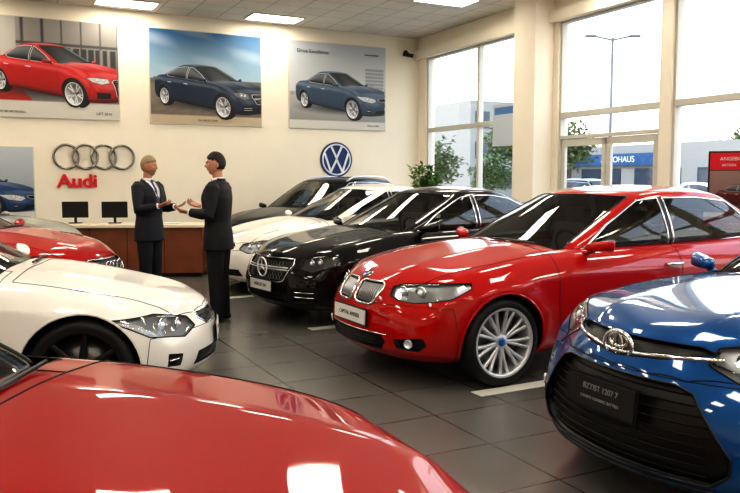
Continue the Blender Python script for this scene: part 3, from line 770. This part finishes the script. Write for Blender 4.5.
def bg2(u,v):
    if v<.09: return (.50,.42,.30)
    if v<.42: return shadow(u,v,mixc((.16,.13,.11),(.28,.24,.20),v*2+.2*n2(u,v)),.5,.22,.48,.09)
    if v<.48+.02*math.sin(u*9): return (.15,.14,.13)
    c=mixc((.40,.55,.65),(.03,.13,.28),(v-.45)*1.9); return mixc(c,(.65,.70,.75),max(0,math.sin(u*8+v*5)*math.sin(v*19+u*3))*.3)
def bg3(u,v):
    if v<.10: return (.60,.58,.54)
    if v<.38: return shadow(u,v,mixc((.26,.26,.26),(.45,.45,.44),v*2.2),.5,.25,.48,.09)
    if v<.56:
        hgt=.42+.12*abs(math.sin(int(u*16)*2.3)); 
        if v<hgt: return (.32,.30,.28) if (u*64)%1<.5 else (.4,.39,.36)
    return mixc((.55,.57,.58),(.42,.46,.52),(v-.5)*1.6) if not (.78<u<.98 and v<.74) else ((.30,.32,.35) if (v*24)%1<.6 else (.5,.5,.5))
def bg4(u,v): return mixc((.20,.25,.30),(.50,.54,.58),v) if v>.15 else (.70,.69,.66)
o,w,h=poster(6.74,9.12,2.69,4.49,'poster of a red sedan in front of a grey building, highest at left',bg1)
printed_car(cars['redleft'],o,-46,.03,-.04,.64,(.50,.010,.008),(-w/2,w/2,-h/2+.2,h/2))
text('FINDEN SIE IHR MODELL',.05,Matrix.Translation((-w/2+.45,-h/2+.09,.004)),M['ink'],o,'caption'); text('LIFT 2016',.07,Matrix.Translation((w/2-.28,-h/2+.10,.004)),M['ink'],o,'caption')
o,w,h=poster(3.86,6.14,2.66,4.50,'poster of a dark blue sedan on sandy ground under a blue sky',bg2)
printed_car(cars['merc'],o,-46,.0,-.18,.60,(.008,.025,.06),(-w/2,w/2,-h/2+.1,h/2))
text('DAS NEUE COUPE',.05,Matrix.Translation((0,-h/2+.08,.004)),M['ink'],o,'caption')
o,w,h=poster(.905,3.22,2.66,4.50,'poster of a steel blue sedan before pale city buildings',bg3)
printed_car(cars['white4'],o,-46,.02,-.12,.58,(.05,.09,.15),(-w/2,w/2,-h/2+.1,h/2))
text('Drive Excellence',.11,Matrix.Translation((-w/2+.55,h/2-.2,.004)),M['ink'],o,'caption'); text('www.autohaus',.06,Matrix.Translation((w/2-.35,h/2-.18,.004)),M['ink'],o,'caption'); text('Motoren 2016',.05,Matrix.Translation((w/2-.3,-h/2+.09,.004)),M['ink'],o,'caption')
o,w,h=poster(8.31,9.9,.74,2.13,'lower poster of a blue car, left of the four linked rings',bg4)
printed_car(cars['whiteleft'],o,-42,-.25,-.05,.52,(.01,.06,.18),(-w/2,w/2,-h/2+.1,h/2))
# ---------------------------------------------------------------- wall signs
def wallobj(o,a,z,dy=-.04): o.location=rp(a,dy,z); o.rotation_euler=(PI/2,0,TH); return o
M['signchrome']=mat('sign_chrome',(.26,.255,.25),.22,.9)
o=rings(Matrix.Identity(4),.225,None,M['signchrome'],'ring_sign',.10); wallobj(o,-7.22,1.97,-.035); tag(o,'four linked dark chrome rings mounted on the cream wall','sign')
M['signred']=mat('sign_red',(.60,.010,.025),.4)
o=text('Audi',.345,Matrix.Identity(4),M['signred'],None,'wall_lettering',.02,.009); wallobj(o,-7.54,1.50,-.022); tag(o,'red four letter word on the wall below the linked rings','sign'); o.scale=(1.1,1,1)
M['vwblue']=mat('sign_blue',(.008,.04,.16),.35); M['vwwhite']=mat('sign_silver',(.7,.72,.75),.3,.3)
o=vw(Matrix.Identity(4),.34,None,M['vwwhite'],M['vwblue'],'round_sign'); wallobj(o,-2.12,1.98,-.031); tag(o,'round blue and silver emblem on the wall above the parked estate','sign')
o=empty('security_camera',rp(-.35,-.0,4.45),TH); b=MB(); b.box(-.04,.04,-.03,0,-.05,.05); b.tube([(0,-.02,0),(0,-.14,-.02)],.012); b.obj('bracket',M['black'],o); b=MB(); b.tube([(-.12,-.10,-.05),(.10,-.18,-.09)],.045,n=12); b.obj('camera_body',M['black'],o,True); tag(o,'small black camera on the back wall near the window corner','security camera')
# ---------------------------------------------------------------- desk
M['wood']=mat('desk_wood',(.22,.075,.035),.4,noise=.35,ns=4); M['cream']=mat('desk_top',(.70,.62,.48),.35)
dk=empty('reception_desk',(-3.75,12.25,0),R(3)); tag(dk,'long reddish wood reception desk with cream top behind the men','desk')
b=MB(); b.box(-1.25,1.08,-.32,-.28,.06,.78); b.box(-1.25,-1.2,-.28,.35,.06,.78); b.box(1.03,1.08,-.28,.35,.06,.78); b.obj('front_panel',M['wood'],dk,bev=.004)
b=MB(); b.box(-1.22,1.05,-.28,.3,0,.06); b.obj('plinth',M['black'],dk)
b=MB(); b.box(-1.32,1.13,-.38,.42,.78,.83); b.obj('desktop',M['cream'],dk,bev=.01)
for k in range(1,4): b=MB(); b.box(-1.25+k*.58-.004,-1.25+k*.58+.004,-.323,-.319,.06,.78); b.obj('panel_joint',M['gap'],dk)
for (x,lab) in ((-4.78,'black monitor at the left end of the desk'),(-4.14,'black monitor on the desk nearer the grey haired man')):
    m_=empty('monitor',(x,12.33,.832),R(14)); tag(m_,lab,'monitor','monitors on the desk')
    b=MB(); b.box(-.20,.20,-.015,.015,.09,.35); b.obj('monitor_screen',M['black'],m_,bev=.006); b=MB(); b.box(-.02,.02,.0,.03,.01,.15); b.box(-.10,.10,-.07,.07,0,.012); b.obj('monitor_stand',M['black'],m_)
b=MB(); b.box(-.15,.15,-.1,.1,0,.02); o=b.obj('paper_stack',M['plate'],bev=.002); o.location=(-3.2,12.15,.831); tag(o,'small stack of white paper on the cream desktop','paper')
# ---------------------------------------------------------------- people
def headf(d):
    x,y,z=d
    rx=.098; ry=.076; rz=.120
    px=x*rx; py=y*ry; pz=z*rz
    if z<0:
        py*=1-.28*(-z)**1.6
        if x<0: px*=1-.35*(-z)
        else: px*=1+.06*(-z)
    if x>0: px*=1-.06*abs(y)
    def gs(y0,z0,sy,sz): return math.exp(-((y-y0)/sy)**2-((z-z0)/sz)**2) if x>0 else 0
    px+=.028*gs(0,-.17,.13,.12)+.014*gs(0,.0,.09,.16)+.007*gs(0,.22,.6,.09)
    px-=.012*gs(.36,.06,.17,.11)+.012*gs(-.36,.06,.17,.11)
    px+=.008*gs(0,-.47,.25,.07)-.005*gs(0,-.58,.3,.05)+.012*gs(0,-.82,.35,.16)
    return Vector((px+.012,py,pz+1.695))
def person(label,loc,face,suit,hairc,tiec,arms,skin=(.55,.29,.19),turn=0,beard=None,vol=1):
    root=empty('person',(loc[0],loc[1],0),R(face)); tag(root,label,'person')
    ms=mat('skin',skin,.5,noise=.05,ns=10); mj=mat('suit_cloth',suit,.7,noise=.2,ns=9,bump=.6); mh=mat('hair_strands',hairc,.6,noise=.35,ns=60,bump=.5); mshirt=mat('shirt_cotton',(.80,.80,.80),.7); mt=mat('tie_silk',tiec,.5); msh=mat('shoe_leather',(.012,.010,.009),.25)
    HT=Matrix.Translation((0,0,1.6))@Matrix.Rotation(R(turn),4,'Z')@Matrix.Translation((0,0,-1.6))
    b=MB()
    NL,NT=40,30
    def grid(fn,flt=None):
        V=[];F=[]
        for i in range(NT+1):
            a=PI*i/NT
            for k in range(NL):
                q=2*PI*k/NL; V.append(fn((math.sin(a)*math.cos(q),math.sin(a)*math.sin(q),-math.cos(a))))
        for i in range(NT):
            for k in range(NL):
                if flt:
                    a=PI*(i+.5)/NT;q=2*PI*(k+.5)/NL
                    if not flt((math.sin(a)*math.cos(q),math.sin(a)*math.sin(q),-math.cos(a))): continue
                F.append((i*NL+k,i*NL+(k+1)%NL,(i+1)*NL+(k+1)%NL,(i+1)*NL+k))
        return V,F
    V,F=grid(headf); b.add(V,F,HT)
    for s in (1,-1): b.ball((0.005,s*.077,1.69),.03,T=HT,sc=(.55,.35,1))
    b.limb([(-.02,0,1.44),(-.008,0,1.53),(.0,0,1.62)],[.062,.056,.055])
    b.limb([(0,0,.98),(0,0,1.1),(0,0,1.3),(-.01,0,1.42)],[.11,.10,.115,.09],sq=.8,up=X)
    for s in (1,-1):
        b.limb([(0,s*.08,.95),(.005,s*.09,.52),(-.01,s*.09,.10)],[.08,.055,.04]); b.limb([(-.03,s*.09,.055),(.10,s*.10,.045)],[.035,.03])
    slv=[]
    for s,(el,wr,hd,pn) in zip((1,-1),arms):
        sd=Vector((-.01,s*.178,1.445)); el=Vector(el); wr=Vector(wr)
        b.limb([sd,el,wr],[.05,.042,.028]); slv.append((sd,el,wr))
        d=Vector(hd).normalized(); n=Vector(pn); n=(n-d*n.dot(d)).normalized(); sdv=n.cross(d)   # palm faces n
        T=Matrix((d,sdv,n)).transposed().to_4x4(); T.translation=wr
        b.limb([(0,0,0),(.04,0,0),(.085,0,0)],[.024,.038,.040],sq=.38,up=Z,T=T)
        for k,(yy,L,an) in enumerate(((-.034,.066,-.20),(-.012,.082,-.06),(.012,.078,.07),(.034,.062,.22))):
            c,s_=math.cos(an),math.sin(an); bs=Vector((.088,yy,0)); c1=.25+.1*k
            p1=bs+Vector((c,s_,math.tan(c1)*.5))*L*.45; p2=p1+Vector((c,s_,math.tan(c1)*1.4))*L*.30; p3=p2+Vector((c*.8,s_,1.0))*L*.18
            b.limb([bs,p1,p2,p3],[.0098,.0092,.0085,.0075],n=8,T=T)
        th=-s
        b.limb([(.02,th*.024,.004),(.05,th*.052,.014),(.072,th*.066,.026),(.09,th*.070,.036)],[.013,.011,.010,.008],n=8,T=T)
    link('body',remesh(b,.0052,1),ms,root)
    def ell(mb,rings,n=28,e=2.4):
        V=[];F=[]
        for z,cx,rx,ry in rings:
            for k in range(n):
                t=2*PI*k/n;c=math.cos(t);q=math.sin(t); V.append((cx+rx*math.copysign(abs(c)**(2/e),c),ry*math.copysign(abs(q)**(2/e),q),z))
        for i in range(len(rings)-1):
            for k in range(n): F.append((i*n+k,i*n+(k+1)%n,(i+1)*n+(k+1)%n,(i+1)*n+k))
        F.append(tuple(range(n))[::-1]); F.append(tuple((len(rings)-1)*n+k for k in range(n))); mb.add(V,F)
    tr=MB(); ell(tr,[(.78,0,.125,.165),(.92,0,.130,.175),(1.04,0,.115,.155)])
    for s in (1,-1): tr.tube([(0,s*.085,.93),(.0,s*.088,.75),(.008,s*.092,.50),(-.004,s*.093,.25),(-.004,s*.094,.045)],[.105,.098,.080,.074,.076],n=18)
    link('trousers',remesh(tr,.010,2),mj,root)
    JR=[(.78,.0,.150,.200),(.92,.0,.146,.196),(1.08,.002,.126,.172),(1.20,.005,.138,.188),(1.34,.006,.148,.212),(1.43,-.004,.124,.210),(1.485,-.012,.085,.160),(1.52,-.016,.068,.092),(1.548,-.016,.066,.074)]
    jk=MB(); ell(jk,JR)
    for sd,el,wr in slv:
        d=(wr-el).normalized(); jk.limb([sd,sd.lerp(el,.5),el,el.lerp(wr,.5)],[.080,.072,.064,.056],n=16); jk.tube([el.lerp(wr,.3),wr-d*.02],[.058,.047],n=16)
    sh=Shell(remesh(jk,.009,3))
    sh.cut([(-.085,1.58),(.085,1.58),(.0,1.13),(-.082,1.5),(.082,1.5)],Y,Z,lambda n,c:n.x>-.1 and c.x>-.02 and abs(c.y)<.12,delete=True)
    sh.bm.verts.index_update(); jo=sh.extract(0,'suit_jacket',mj,root)
    for s in (1,-1):      # lapels
        V=[];F=[];N=10
        for i in range(N+1):
            t=i/N; z=1.14+.36*t; y0=.006+.072*t; wd=.05*math.sin(PI*min(1,t*.75+.12))+.012
            for y in (y0,y0+wd*.5,y0+wd):
                p,_=sh.hit((1,s*y,z),(-1,0,0)); p2,_=sh.hit((1,s*(y0+.012),z),(-1,0,0)); p=p or p2 or Vector((.12,s*y,z)); V.append(Vector((p.x+.009,s*y,z)))
        for i in range(N):
            for k in range(2): a=i*3+k; F.append((a,a+1,a+4,a+3) if s>0 else (a+3,a+4,a+1,a))
        q=MB(); q.add(V,F); q.obj('lapel',mj,jo,True)
    st=MB(); ell(st,[(z,cx,rx-.015,ry-.015) for z,cx,rx,ry in JR[1:-1]]); st.tube([(-.010,0,1.50),(-.004,0,1.556)],[.066,.0605],n=20)
    for s,(sd,el,wr) in zip((1,-1),slv): st.tube([el.lerp(wr,.7),wr-(wr-el).normalized()*.004],[.036,.037],n=14)
    st.obj('shirt',mshirt,root,True)
    ti=MB(); bv=BVHTree.FromPolygons([tuple(v) for v in st.V],st.F)
    V=[];F=[]
    zs=[1.535,1.515,1.50,1.42,1.3,1.18,1.13]; ws=[.022,.026,.018,.024,.032,.038,.02]
    for z,wd in zip(zs,ws):
        r=bv.ray_cast(Vector((1,0,z)),Vector((-1,0,0))); xx=r[0].x if r[0] else .1
        for y,dx in ((-wd,.004),(0,.014),(wd,.004)): V.append((xx+dx,y,z))
    for i in range(len(zs)-1):
        for k in range(2): a=i*3+k; F.append((a,a+3,a+4,a+1)[::-1])
    ti.add(V,F); ti.obj('tie',mt,root,True)
    for s in (1,-1):
        q=MB(); q.limb([(-.06,s*.094,.045),(.02,s*.097,.05),(.10,s*.103,.04),(.17,s*.107,.032)],[.04,.045,.042,.030],n=14,sq=1.0); me=remesh(q,.008,2)
        for v in me.vertices: v.co.z=max(v.co.z,.0)
        link('shoe',me,msh,root)
    def flt(d):
        x,y,z=d
        if x>.30: return z>.56-.25*abs(y)
        if x>-.05: return z>.22+ (x+.05)*.7
        return z>-.42
    def hf(d):
        p=headf(d); c=Vector((.012,0,1.695)); e_=min(1,max(0,(d[2]+.42)*1.5)); k=1.025*vol+.03*e_+.09*max(0,d[2])+.014*math.sin(d[1]*24+d[0]*9)+(.06*max(0,d[0])*max(0,d[2])); return c+(p-c)*k
    V,F=grid(hf,flt); hb=MB(); hb.add(V,F,HT); ho=hb.obj('hair',mh,root,True); so_=ho.modifiers.new('s','SOLIDIFY'); so_.thickness=.014; so_.offset=-1
    if beard:
        V,F=grid(lambda d:Vector((.012,0,1.695))+(headf(d)-Vector((.012,0,1.695)))*1.03,lambda d:d[2]<-.38 and d[0]>-.1 and not (d[0]>.5 and d[2]>-.60 and abs(d[1])<.3)); q=MB(); q.add(V,F,HT); q.obj('beard',mat('stubble',beard,.8),root,True)
    for s in (1,-1):
        p=headf(Vector((.93,s*.33,.06)).normalized()); q=MB(); q.ball(p-X*.006,.0125,T=HT); q.ball(p+X*.0025,.006,T=HT,mi=1); q.obj('eye',[mat('eye_white',(.6,.58,.55),.3),M['ink']],root,True)
        pts=[headf(Vector((.93,s*yy,zz)).normalized())+X*.003 for yy,zz in ((.16,.20),(.33,.24),(.48,.19))]; q=MB(); q.tube(pts,.0045,n=6,T=HT); q.obj('eyebrow',mh,root,True)
    pts=[headf(Vector((.88,yy,-.50)).normalized())+X*.001 for yy in (-.2,-.1,0,.1,.2)]; q=MB(); q.tube(pts,.004,n=6,T=HT); q.obj('mouth',mat('lip',(.35,.12,.09),.5),root,True)
    return root
person('older man in dark navy suit, grey blond hair, hands open',(-2.74,9.42),-24,(.010,.013,.022),(.32,.25,.15),(.05,.06,.12),
  (((.02,.26,1.17),(.25,.21,1.20),(1,-.15,.15),(-.1,-.2,1)),((.06,-.26,1.17),(.30,-.17,1.22),(1,.1,.25),(-.1,.3,1))),turn=12,beard=(.32,.21,.14),skin=(.50,.25,.16),vol=1.02)
person('younger dark haired man in black suit, side-on, gesturing with both hands',(-1.64,8.2),170,(.007,.008,.011),(.020,.012,.007),(.03,.03,.05),
  (((.0,.26,1.16),(.24,.21,1.19),(1,-.05,.15),(.0,-.5,.9)),((.04,-.26,1.17),(.28,-.21,1.24),(1,.1,.3),(.0,.5,.9))),turn=26,vol=1.02,skin=(.50,.26,.17))
# ---------------------------------------------------------------- plant
M['leaf']=mat('leaf_green',(.09,.22,.03),.5,noise=.4,ns=6); M['pot']=mat('pot_glaze',(.35,.33,.30),.5)
def leafmesh(mb,p,d,L,w):
    d=d.normalized(); s=d.cross(Z); s=s.normalized() if s.length>.01 else X; n=s.cross(d)
    mb.add([p,p+d*L*.4+s*w,p+d*L-n*L*.12,p+d*L*.4-s*w,p+d*L*.45-n*w*.5],[(0,1,4),(1,2,4),(2,3,4),(3,0,4)])
pl=empty('potted_plant',(1.05,14.6,0)); tag(pl,'leafy green potted plant by the corner window','plant')
b=MB(); b.lathe([(0,.02),(.17,.0),(.22,.45),(.20,.45),(.18,.40),(0,.40)],24); b.obj('pot',M['pot'],pl,True)
st=MB(); lf=MB()
for k in range(18):
    a=random.uniform(0,6.28); hh=random.uniform(1.45,1.88); rr_=random.uniform(.05,.36)
    P_=[Vector((0.03*math.cos(a),.03*math.sin(a),.38)),Vector((rr_*.3*math.cos(a),rr_*.3*math.sin(a),hh*.6)),Vector((rr_*math.cos(a),rr_*math.sin(a),hh))]; st.tube(P_,.006,n=5)
    for q in range(28):
        t=random.uniform(.45,1); p=P_[1].lerp(P_[2],t); an=random.uniform(0,6.28); leafmesh(lf,p,Vector((math.cos(an),math.sin(an),random.uniform(-.4,.8))),random.uniform(.10,.17),.028)
st.obj('stem',M['leaf'],pl); lf.obj('foliage',M['leaf'],pl)
# ---------------------------------------------------------------- outside
M['asphalt']=mat('asphalt',(.26,.25,.23),.9,noise=.15,ns=.5); M['outwhite']=mat('building_white',(.30,.30,.29),.8,noise=.04); M['outblue']=mat('fascia_blue',(.03,.10,.24),.6); M['bark']=mat('bark_brown',(.10,.07,.05),.9); M['treeleaf']=mat('tree_leaf',(.12,.17,.07),.7,noise=.4,ns=2); M['post']=mat('lamp_post_grey',(.16,.17,.18),.5,.5); M['outglass']=mat('shop_glass',(.05,.07,.10),.1)
M['signwhite']=mat('fascia_letters',(.75,.75,.75),.6)
b=MB(); b.box(.26,90,-60,60,-.3,-.03); o=room(b.obj('ground',M['asphalt'])); struct(o)
bd=empty('shop_building',rp(28,0,-.03),TH); tag(bd,'long low white building with a blue sign band across the street','building')
b=MB(); b.box(0,8,6,52,0,3.8); b.obj('building_wall',M['outwhite'],bd); b=MB(); b.box(-.25,0,17.5,29,2.5,3.25); b.obj('sign_band',M['outblue'],bd)
for k in range(9): b=MB(); b.box(-.06,-.001,7+k*4.8,10.6+k*4.8,.3,2.3); b.obj('building_window',M['outglass'],bd)
text('AUTOHAUS',.55,Matrix.Translation((-.27,21.5,2.87))@Matrix.Rotation(-PI/2,4,'Z')@Matrix.Rotation(PI/2,4,'X'),M['signwhite'],bd,'sign_lettering',.01)
b2=empty('tall_building',(9.3,52,-.03),TH); tag(b2,'tall pale building behind the tree in the corner window','building')
b=MB(); b.box(-3,3.2,0,6,0,6.8); b.obj('building_wall',M['outwhite'],b2)
for k in range(3):
    for q in range(3): b=MB(); b.box(-2.6+q*1.9,-1.5+q*1.9,-.06,-.001,1.0+k*2,2.1+k*2); b.obj('building_window',M['outglass'],b2)
def tree(x,y,h,r,label):
    o=empty('tree',(x,y,-.03)); tag(o,label,'tree','trees outside the windows'); b=MB(); b.tube([(0,0,0),(.05,0,h*.4),(0,.05,h*.75)],[.12,.09,.04],n=8); b.obj('trunk',M['bark'],o,True)
    l=MB()
    for k in range(1500):
        v=Vector((random.gauss(0,1),random.gauss(0,1),random.gauss(0,1))).normalized(); rad=r*(random.random()**.4)*(.8+.25*math.sin(v.x*5+x)*math.sin(v.y*6+y)+.15*math.sin(v.z*9))
        p=Vector((v.x*rad,v.y*rad,h*.68+v.z*rad*.9)); leafmesh(l,p,Vector((random.uniform(-1,1),random.uniform(-1,1),random.uniform(-.6,.6))),r*.17,r*.055)
    l.obj('foliage',M['treeleaf'],o)
tree(2.6,31,3.2,1.3,'bushy tree seen through the corner window, nearest the back wall'); tree(7.6,40,5.2,1.9,'tree seen through the second pane of the corner window'); tree(4.6,29,2.6,.95,'short round tree low in the corner window'); tree(12.0,46,5.2,1.9,'tree seen above the glass doors beside the lamp'); tree(30,60,6.0,2.6,'tree at the far right behind the white building')
lp=empty('street_lamp',(9.3,29.7,-.03)); tag(lp,'tall twin-armed grey street lamp outside the glass doors','street lamp')
b=MB(); b.tube([(0,0,0),(0,0,7.0)],[.08,.05],n=10); b.obj('pole',M['post'],lp,True); b=MB(); b.tube([(-.7,0,7.05),(0,0,6.9),(.7,0,7.05)],.035); b.obj('arm',M['post'],lp,True)
for s in (-1,1): b=rbox((s*.85,0,7.06),(.4,.2,.10),1); b.obj('lamp_head',M['post'],lp,True)
def dup(root,loc,rz,label,group):
    r=root.copy(); COL.objects.link(r); r.location=loc; r.rotation_euler=(0,0,rz); r['label']=label; r['group']=group
    for ch in list(root.children):
        c=ch.copy(); COL.objects.link(c); c.parent=r
        for g_ in ch.children: d=g_.copy(); COL.objects.link(d); d.parent=c
    return r
dup(cars['white4'],(12.5,34,-.03),R(155),'white car parked outside, seen through the glass doors','cars parked outside')
dup(cars['sage'],(18.5,36,-.03),R(155),'grey-green car parked outside near the far building','cars parked outside')
dup(cars['wagon'],(7.3,33,-.03),R(130),'dark car parked outside the corner window','cars parked outside')
# promo sign by right window
sg=empty('display_sign',(4.82,9.75,0),R(-20)); tag(sg,'standing sign with red header and a dark car picture, right edge','sign')
b=MB(); b.box(-.46,.46,0,.04,.75,1.90); b.box(-.35,.35,-.15,.2,0,.03); b.box(-.03,.03,.01,.04,0,.8); b.obj('sign_frame',M['black'],sg)
b=MB(); b.box(-.44,.44,-.012,-.001,1.66,1.88); b.obj('header',M['signred'],sg); text('ANGEBOTE',.065,Matrix.Translation((-.16,-.015,1.80))@Matrix.Rotation(PI/2,4,'X'),M['white_enamel'],sg,'lettering',.002); text('AKTION',.045,Matrix.Translation((-.22,-.015,1.72))@Matrix.Rotation(PI/2,4,'X'),M['white_enamel'],sg,'lettering',.002)
def bgs(u,v): return shadow(u,v,mixc((.10,.06,.05),(.30,.20,.17),v),.5,.55,.45,.12)
pp=bgmesh(.88,.88,bgs,sg,30,30); pp.name='picture_panel'; pp.location=(0,-.004,1.21); pp.rotation_euler=(PI/2,0,0)
printed_car(cars['redleft'],pp,-38,0,.12,.20,(.10,.01,.01),(-.43,.43,-.42,.42))
# ---------------------------------------------------------------- light, world, camera
w=bpy.data.worlds.new('world'); SC.world=w; w.use_nodes=True; nt=w.node_tree; bgn=nt.nodes['Background']
tc=nt.nodes.new('ShaderNodeTexCoord'); sx=nt.nodes.new('ShaderNodeSeparateXYZ'); cr=nt.nodes.new('ShaderNodeValToRGB')
nt.links.new(tc.outputs['Generated'],sx.inputs[0]); nt.links.new(sx.outputs['Z'],cr.inputs[0]); nt.links.new(cr.outputs[0],bgn.inputs[0])
cr.color_ramp.elements[0].position=0; cr.color_ramp.elements[0].color=(1,.93,.80,1); cr.color_ramp.elements[1].position=.5; cr.color_ramp.elements[1].color=(.66,.80,1,1)
bgn.inputs[1].default_value=2.9
sl=bpy.data.lights.new('sun','SUN'); sl.energy=1.2; sl.angle=R(2); sl.color=(1,.93,.82); so=bpy.data.objects.new('sun',sl); COL.objects.link(so)
d=Vector((.891*.8+.454*.3,.454*.8-.891*.3,-.75)); so.rotation_euler=d.to_track_quat('-Z','Y').to_euler()
cam=bpy.data.cameras.new('cam'); co=bpy.data.objects.new('camera',cam); COL.objects.link(co); co.location=(0,0,1.53); co.rotation_euler=(R(90-5.0),0,0)
cam.sensor_width=36; cam.lens=36*760/740; cam.clip_start=.05; cam.clip_end=300; SC.camera=co
SC.view_settings.view_transform='Standard'
try: SC.view_settings.look='High Contrast'
except Exception as ex: print('look',ex)
SC.view_settings.exposure=.0
